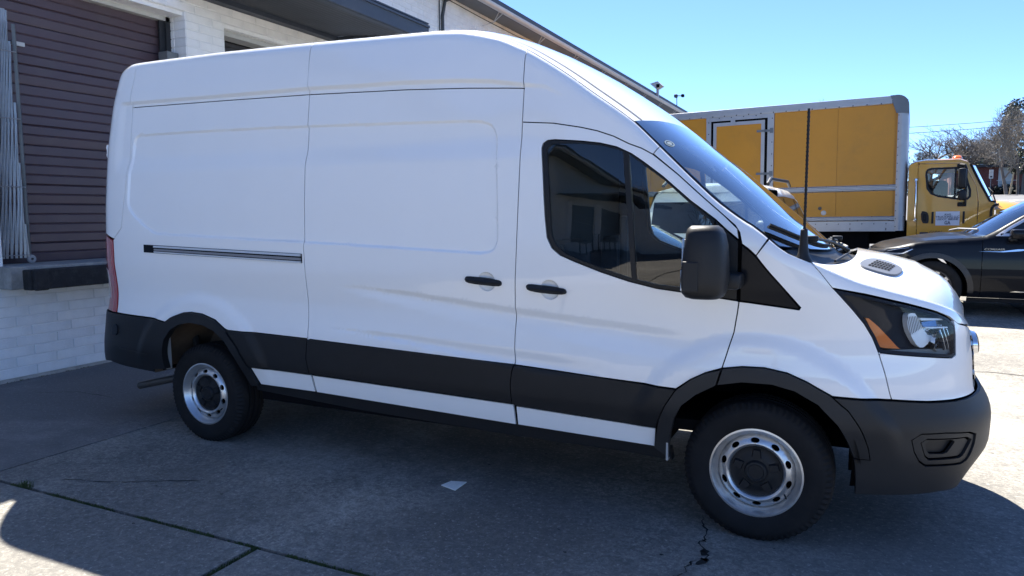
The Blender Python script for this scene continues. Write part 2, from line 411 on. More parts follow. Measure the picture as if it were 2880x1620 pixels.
def sheet(name,x0,x1,y0,y1,m,dz=0.,nx=2,ny=2,parent=None,thick=0.,kind='structure'):
    xs=np.linspace(x0,x1,nx);ys=np.linspace(y0,y1,ny); V=[];F=[]
    for y in ys:
        for x in xs: V.append((x,y,float(gz(x,y))+dz))
    for j in range(ny-1):
        for i in range(nx-1): F.append((j*nx+i,j*nx+i+1,(j+1)*nx+i+1,(j+1)*nx+i))
    if thick:
        n=len(V); ring=[i for i in range(nx)]+[j*nx+nx-1 for j in range(1,ny)]+[(ny-1)*nx+i for i in range(nx-2,-1,-1)]+[j*nx for j in range(ny-2,0,-1)]
        V+=[(V[i][0],V[i][1],V[i][2]-thick) for i in ring]; k=len(ring)
        for a in range(k): F.append((ring[(a+1)%k],ring[a],n+a,n+(a+1)%k))
    o=mesh(name,V,F,m,parent)
    if parent is None: o['kind']=kind
    return o
soil=mat('joint_soil',(.03,.028,.022),.95,var=.4,vscale=30)
gy=[-400,-60,-20,-8,-2,2,4,6,8,11,14,20,30,42,56,70,120,500]; gx=[-500,-60,-20,-6,0,6,14,30,60,500]
V=[(x,y,float(gz(x,y))-.03) for y in gy for x in gx]; F=[(j*len(gx)+i,j*len(gx)+i+1,(j+1)*len(gx)+i+1,(j+1)*len(gx)+i) for j in range(len(gy)-1) for i in range(len(gx)-1)]
G=mesh('ground',V,F,soil); G['kind']='structure'
YARD=empty('concrete_yard',(0,0,0),kind='structure')
g=.009
def slab(x0,x1,y0,y1,m): 
    ga=.021 if abs(x0-1.57)<.01 else g; gb=.021 if abs(x1-1.57)<.01 else g; gy_=.013
    return sheet('slab',x0+ga,x1-gb,y0+gy_,y1-gy_,m,0,2,max(2,int((y1-y0)/1.0)+1),YARD,.06)
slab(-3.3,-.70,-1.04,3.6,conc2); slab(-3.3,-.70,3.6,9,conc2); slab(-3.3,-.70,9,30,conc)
slab(-.70,6.18,-1.04,9,conc); slab(3.53,6.18,9,12,conc); slab(-.70,3.53,9,30,conc)
slab(-3.3,1.57,-5.0,-1.04,conc); slab(1.57,6.18,-5.0,-1.04,conc); slab(6.18,12,-9.0,3.2,conc); slab(-3.3,1.57,-11,-5.0,conc3); slab(1.57,6.18,-11,-5.0,conc3); slab(-3.3,6.18,-30,-11,conc3)
# asphalt with a ragged edge beyond the slabs
rag=[(6.18,7.2),(6.14,7.8),(6.19,8.05),(6.16,8.41),(6.20,8.8),(6.16,9.02),(6.21,9.44),(6.15,9.75),(6.2,10.5)]
q=MB(); e=[(6.13+.03*random.random(),3.2+i*.25) for i in range(36)]
for i,(x,y) in enumerate(e): q.V+=[(x,y,float(gz(x,y))+.004),(40,y,float(gz(x,y))+.004)]
for i in range(len(e)-1): q.F.append((2*i,2*i+1,2*i+3,2*i+2))
o=q.build('asphalt_lot',asph,None,recalc=False); o['kind']='structure'
lot=sheet('far_parking_lot',-12,120,12.2,74,mat('far_asphalt',(.13,.13,.135),.9,var=.15,vscale=.4),.006,2,40)
# cracks in the concrete: thin dark strips following the traced lines
crk=mat('crack_dark',(.018,.017,.015),.95)
def crack(pts,w,z=.0025,sub=9,jag=.01):
    P=[];off=[0,0]
    for (a,b) in zip(pts,pts[1:]):
        for k in range(sub):
            t=k/sub; off=[off[i]*.72+random.gauss(0,jag*.7) for i in (0,1)]; P.append((a[0]+(b[0]-a[0])*t+off[0],a[1]+(b[1]-a[1])*t+off[1]))
    P.append(pts[-1]); q=MB(); ww=w*.6
    for i,p in enumerate(P):
        a=P[max(i-1,0)];b=P[min(i+1,len(P)-1)]; d=Vector((b[0]-a[0],b[1]-a[1],0)); n=Vector((-d.y,d.x,0)).normalized(); ww=max(w*.15,min(w*1.3,ww+random.gauss(0,w*.3))); wq=ww*(1 if 0<i<len(P)-1 else .15)
        z0=float(gz(p[0],p[1]))+z
        q.V+=[(p[0]+n.x*wq,p[1]+n.y*wq,z0),(p[0]-n.x*ww*random.uniform(.3,1),p[1]-n.y*wq,z0)]
    for i in range(len(P)-1): q.F.append((2*i,2*i+1,2*i+3,2*i+2))
    o=q.build('crack',crk,YARD,recalc=False); return o
crack([(3.464,.30),(3.511,.10),(3.537,-.06)],.005); crack([(3.53,-.02),(3.545,-.14),(3.56,-.24),(3.55,-.31)],.020,jag=.016); crack([(3.55,-.28),(3.52,-.40),(3.45,-.52),(3.42,-.68),(3.40,-.85),(3.33,-1.04)],.005,jag=.014); crack([(3.33,-1.04),(3.22,-1.3),(3.2,-1.6)],.004)
crack([(5.4,8.66),(5.668,8.696),(5.837,8.714),(5.927,8.557),(6.021,8.329),(6.157,8.209)],.012); crack([(-.2,-.86),(.1,-.78),(.32,-.66),(.6,-.5)],.004); crack([(4.7,4.2),(5.3,4.4),(6.1,4.25)],.006)
crack([(-2.6,.42),(-2.2,.62),(-1.7,.60)],.005); crack([(1.57,-1.34),(1.58,-1.6)],.012); crack([(-.3,-2.2),(.4,-1.9),(1.2,-2.0)],.005)
# dark spots of old gum and oil
q=MB()
for i in range(80):
    x=random.uniform(-2.8,5.6); y=random.uniform(-1.0,2.2) if random.random()<.6 else random.uniform(-2.6,-.2); r=random.uniform(.002,.007); n=9; k=len(q.V)
    q.V+=[(x+r*random.uniform(.6,1.5)*math.cos(2*math.pi*j/n)*1.5,y+r*random.uniform(.6,1.3)*math.sin(2*math.pi*j/n),float(gz(x,y))+.002) for j in range(n)]; q.F.append(tuple(k+j for j in range(n)))
o=q.build('oil_spots',crk,YARD,recalc=False); o['kind']='stuff'
# weeds in the joints
weed=mat('weed_green',(.06,.085,.025),.8,var=.4,vscale=20)
q=MB()
def tuft(x,y,h,n):
    for i in range(n):
        a=random.uniform(0,6.28); l=h*random.uniform(.4,1); bx=x+random.gauss(0,.008); by=y+random.gauss(0,.008); k=len(q.V); wv=.0025; z=float(gz(x,y))-.02
        dx,dy=math.cos(a)*l*.7,math.sin(a)*l*.7
        q.V+=[(bx-wv,by,z),(bx+wv,by,z),(bx+dx*.5+wv,by+dy*.5,z+l*.75+.015),(bx+dx*.5-wv,by+dy*.5,z+l*.75+.015),(bx+dx,by+dy,z+l*.8+.015)]; q.F+=[(k,k+1,k+2,k+3),(k+3,k+2,k+4)]
for i in range(560):
    x=random.uniform(-.4,2.6); d=math.sin(x*7)+math.sin(x*17+1); 
    if d>-.9+random.random()*1.2: tuft(x,-1.04+random.gauss(0,.004),random.uniform(.003,.016),7)
for i in range(60): tuft(1.57,random.uniform(-1.5,-1.05),random.uniform(.004,.012),5)
for i in range(10): tuft(-.29+random.gauss(0,.02),-1.03,.05,8)
for i in range(60): tuft(-3.22,random.uniform(.3,2.2),random.uniform(.008,.03),5)
o=q.build('joint_weeds',weed,None,recalc=False); tag(o,'green weeds and moss growing in the concrete joints','weeds',kind='stuff')
o['kind']='stuff'
# fallen leaf litter along the joint
# pale sheet standing in for a patch of reflected sunlight in the van's shade
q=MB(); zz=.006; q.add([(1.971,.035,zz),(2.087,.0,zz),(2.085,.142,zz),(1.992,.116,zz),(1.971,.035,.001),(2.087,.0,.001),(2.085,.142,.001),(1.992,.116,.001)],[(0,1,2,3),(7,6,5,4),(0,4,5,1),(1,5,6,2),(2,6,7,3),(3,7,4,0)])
o=q.build('painted_sun_patch',mat('sun_patch_pale',(.93,.91,.84),.9,var=.06,vscale=60)); tag(o,'small pale sheet painted as a patch of reflected sunlight on the shaded concrete beside the van','painted sunlight patch')
# ================================================================ the white brick warehouse with the dock
BLD=empty('warehouse',(-5,0,0),'white painted brick warehouse with loading dock doors','building')
wpaint=mat('white_wall_paint',(.76,.76,.75),.75,var=.07,vscale=1.2,dirt=(.36,.34,.30),dscale=.9,damt=.22,bump=.25,bscale=60)
wbrick=[mat('white_brick_paint_%d'%i,c,.7,var=.05,vscale=6,bump=.35,bscale=55,dirt=(.42,.40,.36),dscale=2.2,damt=.3) for i,c in enumerate([(.86,.86,.85),(.83,.83,.825),(.87,.865,.85)])]
WX=-3.25
walls=MB()
def wb(y0,y1,z0,z1,x0=-3.66,x1=WX): walls.box((x0,y0,z0),(x1,y1,z1))
wb(-34,30,-.4,1.10); wb(-34,.60,1.10,5.86); wb(2.86,3.45,1.10,4.05); wb(5.62,30,1.10,5.86); wb(.60,5.62,4.05,5.86)
WALL=walls.build('wall',wpaint,BLD)
box('plinth',(-3.25,-34,-.2),(-3.225,30,.03),mat('plinth_grey',(.40,.38,.35),.9,var=.2,vscale=4,dirt=(.05,.06,.03),dscale=3,damt=.7),WALL)
# bricks: single objects where they read one by one, a joined sheet far up
BW,BH=.4,.1
_bm={}
def brick_mesh(wd,h=.092,d=.012):
    key=(round(wd,2),round(h,3))
    if key not in _bm:
        q=MB(); c=.004; 
        q.V=[(0,0,0),(0,wd,0),(0,wd,h),(0,0,h),(d,c,c),(d,wd-c,c),(d,wd-c,h-c),(d,c,h-c)]; q.F=[(4,5,6,7),(0,1,5,4),(1,2,6,5),(2,3,7,6),(3,0,4,7)]
        me=bpy.data.meshes.new('brick'); me.from_pydata(q.V,[],q.F); me.update(); _bm[key]=me
    return _bm[key]
def brick(y,z,wd,x=WX,axis=None,h=.092):
    me=brick_mesh(wd,h); 
    i=random.randrange(3)
    o=link('brick',me,WALL,True,wbrick[0])
    if i: 
        o.material_slots[0].link='OBJECT'; o.material_slots[0].material=wbrick[i]
    o.location=(x-.003+random.uniform(-.002,.0015),y,z)
    if axis=='return': o.rotation_euler=(0,0,math.radians(-90))
    return o
for r in range(11):
    z=.036+r*.1; y=-.35+(.2 if r%2 else 0.)+.05*math.sin(r*3)
    while y<1.95:
        wd=BW-.008
        if r>=8 and y+wd>.62: 
            if r>=9: break
        brick(y,z,wd); y+=BW
for r in range(30):
    z=1.12+r*.1; y=-.95+(.2 if r%2 else 0.)
    if r>24: break
    y=.60-.4 if r%2 else .6-.2
    brick(y,z,.6-y-.004 if r%2==0 else .396-.004)
for r in range(7):          # pier between the two doors
    z=3.35+r*.1
    if r%2==0: brick(2.862,z,.392); brick(3.262,z,.186)
    else: brick(2.862,z,.186); brick(3.062,z,.384)
    # returns of the recess, bricks facing +y seen at the pier's left cheek
    for k in range(2):
        o=brick(2.86-.002,z,.19,x=0); o.rotation_euler=(0,0,-math.pi/2); o.location=(-3.63+.2*k,2.862,z)
for r in range(3):
    z=4.055+r*.1; y=1.4+(.2 if r%2 else 0)
    while y<6.4:
        brick(y,z,.392); y+=BW
q=MB()
for r in range(15):
    z=4.36+r*.1; y=5.2+(.2 if r%2 else 0)
    while y<20:
        x=WX-.003; wd=.392;h=.092;d=.010;c=.004;n=len(q.V)
        q.V+=[(x,y,z),(x,y+wd,z),(x,y+wd,z+h),(x,y,z+h),(x+d,y+c,z+c),(x+d,y+wd-c,z+c),(x+d,y+wd-c,z+h-c),(x+d,y+c,z+h-c)]; q.F+=[(n+4,n+5,n+6,n+7),(n,n+1,n+5,n+4),(n+1,n+2,n+6,n+5),(n+2,n+3,n+7,n+6),(n+3,n,n+4,n+7)]; y+=BW
o=q.build('brickwork',wbrick[1],WALL,recalc=False); o['kind']='stuff'
q=MB()
for r in range(18):   # the run of wall that the van's glass mirrors
    z=1.2+r*.25; q.box((WX-.002,-30,z),(WX+.004,.2,z+.012))
o=q.build('wall_courses',wpaint,WALL); 
# lintel soffits, recess
box('lintel',(-3.66,.60,4.0),(-3.28,5.62,4.05),wbrick[0],BLD)
# roller door of ribbed sections
brown=mat('brown_door_paint',(.084,.056,.066),.42,spec=.4,var=.08,vscale=2,dirt=(.10,.085,.08),dscale=3,damt=.35)
def sec_door(y0,y1,z0,z1,x,m,name='dock_door',secz=.607,label=None):
    D=empty(name,(x,(y0+y1)/2,z0)); D.parent=BLD; D.matrix_parent_inverse=wmat(BLD).inverted()
    z=z0; 
    while z<z1-.05:
        zt=min(z+secz,z1); prof_=[]; h=zt-z
        pr_=[(0,0),(.012,.006)]
        for (a,dp) in ((.10,.012),(.20,.022),(.30,.012),(.40,.012),(.50,.012)):
            if a<h-.03: pr_+=[(a-.012,.012),(a,.012-dp*.9),(a+.012,.012)]
        pr_+=[(h-.014,.012),(h-.003,-.004)]
        V=[];F=[]
        for y in (y0,y1):
            for a,d in pr_: V.append((x+d,y,z+a))
        k=len(pr_)
        for i in range(k-1): F.append((i,k+i,k+i+1,i+1))
        mesh('door_section',V,F,m,D); z=zt
    return D
d1=sec_door(.60,2.86,1.13,4.0,-3.60,brown)
d2=sec_door(3.52,5.62,1.13,3.93,-3.60,mat('dark_door_paint',(.035,.032,.034),.45,var=.1,dirt=(.07,.06,.06),dscale=3,damt=.3))
box('door_backing',(-3.66,.5,1.0),(-3.64,5.7,4.05),dark,BLD)
q=MB(); q.box((-3.60,2.79,1.13),(-3.50,2.86,4.0)); q.box((-3.55,2.72,1.13),(-3.53,2.79,3.98)); q.build('door_jamb',mat('jamb_dark',(.02,.022,.026),.5),BLD)
q=MB(); q.box((-3.60,.6,3.95),(-3.50,2.86,4.0)); q.build('door_head_trim',mat('trim_pale',(.5,.5,.48),.6),BLD)
q=MB(); q.box((-3.58,3.45,3.93),(-3.36,5.62,4.0)); q.box((-3.36,3.45,3.985),(-3.33,5.62,4.04)); q.build('door_header',MATS['trim_pale'],BLD)
box('door_handle',(-3.585,1.02,3.32),(-3.56,1.14,3.36),MATS['trim_pale'],d1)
# grey box on the pier
q=MB(); q.cbox((-3.50,2.66,3.36),(-3.34,2.82,3.56),.008)
for k in range(6): q.box((-3.345,2.67+k*.025,3.37),(-3.335,2.685+k*.025,3.55))
q.build('junction_box',mat('box_grey',(.22,.23,.23),.5,metal=.4),BLD)
# dock slab and bumper
dock=mat('dock_concrete',(.33,.32,.30),.9,var=.25,vscale=8,bump=.6,bscale=30,dirt=(.1,.1,.09),dscale=3,damt=.6)
q=MB(); q.cbox((-3.66,.53,.915),(-3.02,2.95,1.13),.01); q.build('dock_slab',dock,BLD)
q=MB(); q.cbox((-3.02,.635,.905),(-2.90,2.9,1.10),.012); q.cbox((-2.92,.66,.90),(-2.86,.80,1.105),.02); q.build('dock_bumper',mat('dock_rubber',(.016,.016,.018),.8,var=.3,vscale=14,bump=.8,bscale=60,dirt=(.06,.058,.055),dscale=10,damt=.7),BLD)
# awning over the doors
navy=mat('awning_metal',(.045,.055,.075),.5,spec=.35,var=.12,vscale=1.5,dirt=(.08,.085,.09),dscale=1.2,damt=.4)
def awning(y0,y1,name='awning',par=None):
    A=empty(name,(-2.4,(y0+y1)/2,4.2)); A.parent=par or BLD; A.matrix_parent_inverse=wmat(par or BLD).inverted()
    V=[];F=[];n=int((1.75)/.045)
    for i in range(n+1):
        x=WX+.02+1.70*i/n; z=4.32-.16*i/n+(.006 if i%2 else -.006)
        V+=[(x,y0+.05,z),(x,y1-.05,z)]
    for i in range(n): F.append((2*i,2*i+1,2*i+3,2*i+2))
    mesh('awning_deck',V,F,mat('deck_under',(.055,.06,.068),.6,var=.2,vscale=1.2) if 'deck_under' not in MATS else MATS['deck_under'],A)
    q=MB(); q.box((-1.53,y0,4.09),(-1.50,y1,4.29)); q.box((-3.25,y1-.03,4.20),(-1.53,y1,4.30)); q.box((-3.25,y0,4.20),(-1.53,y0+.03,4.30)); q.box((-1.50,y0,4.26),(-1.48,y1,4.29)); q.box((-1.62,y0+.03,4.085),(-1.53,y1-.03,4.10)); q.build('awning_fascia',navy,A)
    q=MB(); q.box((-3.25,y0,4.25),(-3.12,y1,4.31)); q.box((-3.25,y0,4.31),(-1.5,y1,4.33)); q.build('awning_ledger',navy,A)
    return A
awning(2.7,5.56)
# roof edge, gutter with brackets, conduit
q=MB(); q.box((-16,-34,5.86),(-2.84,29,5.92)); q.box((-2.86,-34,5.83),(-2.80,29,6.05)); q.build('roof',mat('roof_edge',(.045,.055,.07),.6,var=.15,vscale=1),BLD)
box('soffit',(-3.25,-34,5.83),(-2.86,29,5.86),mat('soffit_grey',(.14,.155,.175),.7,var=.15,vscale=.8),BLD)
q=MB(); V=[];n=9
for y in (-34,29):
    for i in range(n): a=math.pi+math.pi*i/(n-1); q.V.append((-2.725+.075*math.cos(a)+.0,y,5.86+.085*math.sin(a)))
for i in range(n-1): q.F.append((i,n+i,n+i+1,i+1))
q.V+=[(-2.80,-34,5.86),(-2.80,29,5.86),(-2.65,-34,5.865),(-2.65,29,5.865)]
q.build('gutter',mat('gutter_metal',(.50,.52,.54),.4,metal=.3,var=.1,vscale=1),BLD,True,50)
def bracket(y):
    q=MB(); q.tube([(-2.65,y,5.86),(-2.95,y-.02,5.64),(-2.84,y-.0,5.83)],.011,5); q.tube([(-2.95,y-.02,5.64),(-3.24,y,5.60)],.008,5); q.build('gutter_bracket',MATS['gutter_metal'],BLD)
for k in range(9): bracket(8.2+k*2.3)
q=MB(); q.tube([(-3.22,8.83,1.2),(-3.22,8.83,5.4),(-3.20,8.9,5.7),(-2.9,8.95,5.82)],.035,8); q.tube([(-3.22,8.72,1.2),(-3.22,8.72,5.84)],.012,6); q.build('conduit',mat('conduit_dark',(.05,.055,.06),.5),BLD,True)
q=MB(); q.tube([(-2.74,8.0+i*1.5,5.5-.03*math.sin(i)) for i in range(12)],.008,4); q.build('eave_cable',dark,BLD)
# flood light and camera on the roof
fl=empty('flood_light',(-2.75,23.5,5.95),'white hooded flood light standing on the warehouse roof edge','flood light')
q=MB(); q.add([(-3.0,23.3,6.38),(-2.72,23.3,6.45),(-2.56,23.3,6.30),(-2.78,23.3,6.18),(-3.0,23.7,6.38),(-2.72,23.7,6.45),(-2.56,23.7,6.30),(-2.78,23.7,6.18)],[(0,1,2,3),(7,6,5,4),(0,4,5,1),(1,5,6,2),(2,6,7,3),(3,7,4,0)]); q.build('lamp_housing',mat('lamp_housing_white',(.42,.42,.41),.5),fl)
box('lamp_window',(-2.76,23.285,6.22),(-2.64,23.298,6.34),dark,fl); box('lamp_post',(-2.80,23.45,5.93),(-2.72,23.55,6.25),MATS['lamp_housing_white'],fl)
sc=empty('security_camera',(-2.83,27,5.93),'small dark security camera on a thin pole at the roof corner','security camera')
q=MB(); q.tube([(-2.83,27,5.93),(-2.85,27,6.42)],.018,6); q.build('pole',MATS['conduit_dark'],sc)
q=MB(); q.cbox((-2.95,26.9,6.38),(-2.82,27.1,6.52),.03); q.tube([(-2.83,27,6.46),(-2.62,26.9,6.43)],.02,6); q.build('camera_head',MATS['conduit_dark'],sc)
q=MB(); q.cbox((-2.64,26.82,6.37),(-2.52,26.98,6.49),.03); q.build('camera_lens',dark,sc)
# doors, awning and stair rail further along the wall (seen mirrored in the van's glass)
awning(-20.5,-14.5,'awning')
sec_door(-17.6,-15.6,1.13,3.6,WX+.03,MATS['dark_door_paint']); sec_door(-20.3,-18.3,1.13,3.6,WX+.03,MATS['dark_door_paint'])
q=MB()
for y in (-17.8,-15.5,-20.5,-18.1): q.box((WX,y-.12,1.1),(WX+.08,y+.12,3.8))
q.build('door_surround',wbrick[2],BLD)
st=empty('stair_rail',(-2.4,-12.5,0),'dark metal stair rail beside the further dock doors','stair rail')
q=MB()
for k in range(7): q.tube([(-2.3,-14-k*.5,0),(-2.3,-14-k*.5,2.2)],.02,6)
for z in (1.5,1.85,2.2): q.tube([(-2.3,-14,z),(-2.3,-17,z)],.022,6)
q.build('railing',MATS['conduit_dark'],st)
# ================================================================ folded scissor gate
GT=empty('folding_gate',(-3.4,.75,1.13),'folded galvanised scissor gate leaning beside the brown dock door','folding gate')
galv=mat('galvanised_steel',(.42,.44,.46),.38,metal=.6,var=.12,vscale=5,dirt=(.2,.2,.2),dscale=8,damt=.3)
tops=[3.60,3.60,3.60,3.59,3.30,2.71,2.12,1.51]; bots=[1.17]*8; yt=[.84,.868,.885,.905,.919,.93,.93,.944]; yb=[.675,.718,.753,.796,.841,.885,.927,.96]
for i in range(8):
    q=MB(); q.tube([(-3.44,yb[i],1.19),(-3.44,yt[i]+(yb[i]-yt[i])*(0),tops[i]+.02)],.0135,4); q.build('gate_bar',galv,GT)
for i in range(7):
    for s in (0,1):
        q=MB(); z0=1.25+.1*s; z1=min(tops[i+1],3.5); k=0
        zz_=z0
        while zz_<z1-.2:
            ly=lambda j,z_:yb[j]+(yt[j]-yb[j])*(z_-1.19)/(tops[j]-1.19); q.tube([(-3.425,ly(i,zz_),zz_),(-3.425,ly(i+1,min(zz_+.62,z1)),min(zz_+.62,z1))],.006,4); zz_+=.66
        if q.V: q.build('gate_link',galv,GT)
q=MB(); a=Vector((-3.47,.985,3.50)); b=Vector((-3.47,.985,1.20)); q.tube([a,b],.02,4); q.build('gate_edge_channel',mat('gate_dull',(.20,.21,.21),.5,metal=.6),GT)
q=MB(); q.lathe([(.04,-.012),(.045,0),(.04,.012),(.015,.014),(.015,-.014),(.04,-.012)],(-3.44,.985,1.175),'x',16); q.build('caster',mat('caster_grey',(.3,.3,.3),.5),GT,True)
q=MB()
for z in (3.22,2.57,1.9,1.22): q.tube([(-3.42,.66+.075*(z-1.2),z),(-3.42,.965,z)],.005,4)
q.build('gate_rivet_rod',MATS['caster_grey'],GT)
VP={'seam3':[[-0.692,2.71],[-0.685,2.599],[-0.696,2.497],[-0.693,2.396],[-0.68,2.222],[-0.67,2.021],[-0.688,1.792],[-0.742,1.521]],
'drip_r':[[-0.693,2.396],[0.268,2.382],[0.998,2.367]],
'drip_f':[[0.998,2.367],[1.736,2.342],[2.136,2.32],[2.385,2.301],[2.5,2.29]],
'seam1':[[0.987,2.688],[0.988,2.613],[0.985,2.486],[0.991,2.368],[0.996,2.135],[0.993,1.912],[1.001,1.714],[1.008,1.465],[1.014,1.264],[1.011,1.11],[1.011,0.982],[1.009,0.819]],
'seam1b':[[0.995,0.777],[0.985,0.698],[1.015,0.591],[1.037,0.566],[1.055,0.479]],
'seam2':[[2.502,2.495],[2.505,2.399],[2.5,2.29],[2.499,2.196],[2.497,2.108]],
'seam2b':[[2.497,2.108],[2.497,1.908],[2.495,1.695],[2.488,1.438],[2.475,1.221],[2.465,1.042],[2.468,0.782]],
'seam2c':[[2.453,0.742],[2.446,0.674],[2.452,0.552],[2.471,0.545],[2.467,0.43]],
'doortop':[[2.506,2.109],[2.682,2.09],[2.837,2.06],[2.928,2.037],[3.017,2.005],[3.098,1.964],[3.163,1.925],[3.228,1.876]],
'doorfront':[[3.226,1.907],[3.345,1.808],[3.482,1.685],[3.582,1.598],[3.631,1.556],[3.651,1.523],[3.659,1.478],[3.659,1.371],[3.656,1.206],[3.655,1.19],[3.649,1.133],[3.643,1.095],[3.635,1.042],[3.619,0.979],[3.604,0.922],[3.589,0.868]],
'tri':[[3.664,1.469],[3.742,1.408],[3.857,1.286],[3.949,1.177],[3.941,1.167],[3.811,1.181],[3.657,1.195]],
'sail':[[3.535,1.58],[3.591,1.529],[3.648,1.478],[3.651,1.371],[3.65,1.2],[3.546,1.208]],
'winframe':[[2.621,1.963],[2.628,1.987],[2.651,2.001],[2.694,2.003],[2.84,1.989],[2.945,1.974],[3.034,1.951],[3.114,1.913],[3.18,1.868],[3.279,1.794],[3.418,1.674],[3.535,1.58],[3.546,1.208],[3.388,1.227],[3.257,1.241],[3.116,1.271],[2.97,1.313],[2.819,1.366],[2.742,1.397],[2.696,1.433],[2.667,1.49],[2.653,1.599],[2.635,1.817]],
'glass_rear':[[2.655,1.954],[2.668,1.973],[2.702,1.982],[2.841,1.975],[2.953,1.959],[3.027,1.939],[3.066,1.922],[3.101,1.599],[3.127,1.29],[3.007,1.325],[2.858,1.374],[2.77,1.408],[2.719,1.451],[2.695,1.512],[2.675,1.744]],
'glass_front':[[3.102,1.907],[3.18,1.849],[3.28,1.777],[3.419,1.654],[3.513,1.575],[3.533,1.532],[3.54,1.244],[3.388,1.253],[3.258,1.263],[3.159,1.284],[3.133,1.598]],
'arch_f_out':[[3.253,0.415],[3.267,0.495],[3.284,0.578],[3.318,0.656],[3.37,0.74],[3.441,0.8],[3.511,0.839],[3.588,0.863],[3.683,0.884],[3.785,0.887],[3.885,0.871],[3.97,0.836],[4.072,0.778],[4.135,0.714],[4.171,0.634],[4.211,0.535],[4.226,0.476]],
'arch_f_in':[[3.331,0.365],[3.334,0.439],[3.343,0.506],[3.363,0.588],[3.4,0.662],[3.471,0.726],[3.566,0.783],[3.686,0.81],[3.82,0.812],[3.919,0.789],[4.013,0.734],[4.081,0.643],[4.124,0.559],[4.154,0.48],[4.154,0.49]],
'headlight':[[4.122,1.267],[4.267,1.24],[4.49,1.19],[4.652,1.15],[4.742,1.116],[4.786,1.081],[4.766,1.008],[4.751,0.942],[4.713,0.932],[4.545,0.95],[4.36,0.968],[4.297,0.976],[4.273,1.046],[4.242,1.108],[4.195,1.173],[4.152,1.226]],
'hood_low':[[4.053,1.388],[4.083,1.337],[4.117,1.272],[4.269,1.246],[4.492,1.196],[4.656,1.155],[4.763,1.12],[4.829,1.082],[5.085,1.05]],
'fog_out':[[4.397,0.575],[4.441,0.604],[4.57,0.601],[4.728,0.584],[4.784,0.565],[4.78,0.526],[4.742,0.444],[4.713,0.429],[4.488,0.443],[4.447,0.468],[4.417,0.514]],
'fog_in':[[4.452,0.556],[4.478,0.572],[4.718,0.556],[4.755,0.539],[4.702,0.474],[4.683,0.467],[4.503,0.474],[4.479,0.493]],
'fog_hole':[[4.482,0.546],[4.498,0.559],[4.63,0.552],[4.643,0.543],[4.605,0.5],[4.585,0.495],[4.506,0.501],[4.49,0.519]],
'arch_r_out':[[-0.462,0.491],[-0.449,0.567],[-0.429,0.634],[-0.404,0.7],[-0.347,0.779],[-0.277,0.856],[-0.21,0.897],[-0.105,0.931],[-0.02,0.94],[0.085,0.934],[0.212,0.9],[0.317,0.838],[0.413,0.738],[0.507,0.595],[0.563,0.468]],
'arch_r_in':[[-0.323,0.505],[-0.319,0.578],[-0.3,0.66],[-0.276,0.729],[-0.207,0.804],[-0.12,0.848],[-0.014,0.866],[0.113,0.857],[0.216,0.824],[0.314,0.756],[0.407,0.641],[0.47,0.509],[0.493,0.461]],
'handle_s':[[2.163,1.249],[2.168,1.261],[2.18,1.267],[2.246,1.264],[2.301,1.259],[2.352,1.254],[2.388,1.249],[2.397,1.233],[2.388,1.217],[2.345,1.216],[2.29,1.219],[2.234,1.222],[2.173,1.23]],
'handle_f':[[2.542,1.22],[2.547,1.231],[2.559,1.237],[2.626,1.233],[2.677,1.228],[2.732,1.223],[2.767,1.219],[2.778,1.202],[2.768,1.187],[2.696,1.187],[2.61,1.192],[2.552,1.202]],
'rail':[[-0.473,1.408],[0.995,1.371],[0.99,1.306],[-0.481,1.346]],
'stamp':[[-0.568,2.189],[-0.609,2.18],[-0.628,2.16],[-0.638,2.123],[-0.645,1.962],[-0.654,1.811],[-0.659,1.703],[-0.641,1.66],[-0.587,1.611],[-0.492,1.552],[-0.387,1.499],[-0.349,1.486],[-0.303,1.481],[1.022,1.442],[1.601,1.422],[2.256,1.397],[2.312,1.403],[2.347,1.418],[2.368,1.457],[2.371,1.51],[2.361,1.775],[2.344,1.996],[2.334,2.049],[2.318,2.085],[2.292,2.111],[2.225,2.13],[2.027,2.138],[1.581,2.151],[1.004,2.168],[0.264,2.184]],
'ledge':[[-0.804,2.428],[-0.691,2.426],[0.241,2.412],[0.991,2.404],[1.397,2.39],[1.686,2.385],[2.09,2.363],[2.301,2.342],[2.504,2.306],[2.621,2.288],[2.749,2.224]],
'flare_r':[[-0.406,0.964],[-0.319,1.011],[-0.136,1.058],[0.028,1.067],[0.152,1.058],[0.26,1.023],[0.369,0.94],[0.481,0.883]],
'flare_f':[[3.245,0.824],[3.312,0.879],[3.386,0.947],[3.46,1.001],[3.571,1.032],[3.698,1.029],[3.82,1.03],[3.931,1.001],[4.059,0.935],[4.143,0.877]]}
# ================================================================ the white cargo van
VAN=empty('cargo_van',(1.8,1.03,0),'white high roof cargo van backed up to the loading dock','cargo van')
def P_(k): return [tuple(p) for p in VP[k]]
def arc2(P,c,r): pass
prof=[(0,.10),(.2,.09),(.35,.055),(.43,.045),(.50,.03),(.58,.02),(.62,.012),(.80,.012),(.85,.014),(.95,.028),(1.05,.032),(1.15,.02),(1.25,.006),(1.45,0),(1.7,.012),(1.9,.03),(2.15,.055),(2.35,.085),(2.475,.105),(2.63,.14),(2.75,.17),(2.9,.21)]
xf=[(.15,4.66),(.25,4.715),(.33,4.75),(.455,4.815),(.60,4.815),(.66,4.80),(.70,4.775),(.74,4.75),(.80,4.74),(.9,4.735),(1.04,4.715),(1.14,4.68),(1.24,4.64),(1.33,4.56),(1.45,4.45)]
xr=[(.3,-1.42),(.45,-1.45),(.55,-1.43),(.62,-1.40),(.8,-1.35),(1.43,-1.265),(2.05,-1.27),(2.4,-1.26),(2.6,-1.24),(2.75,-1.22)]
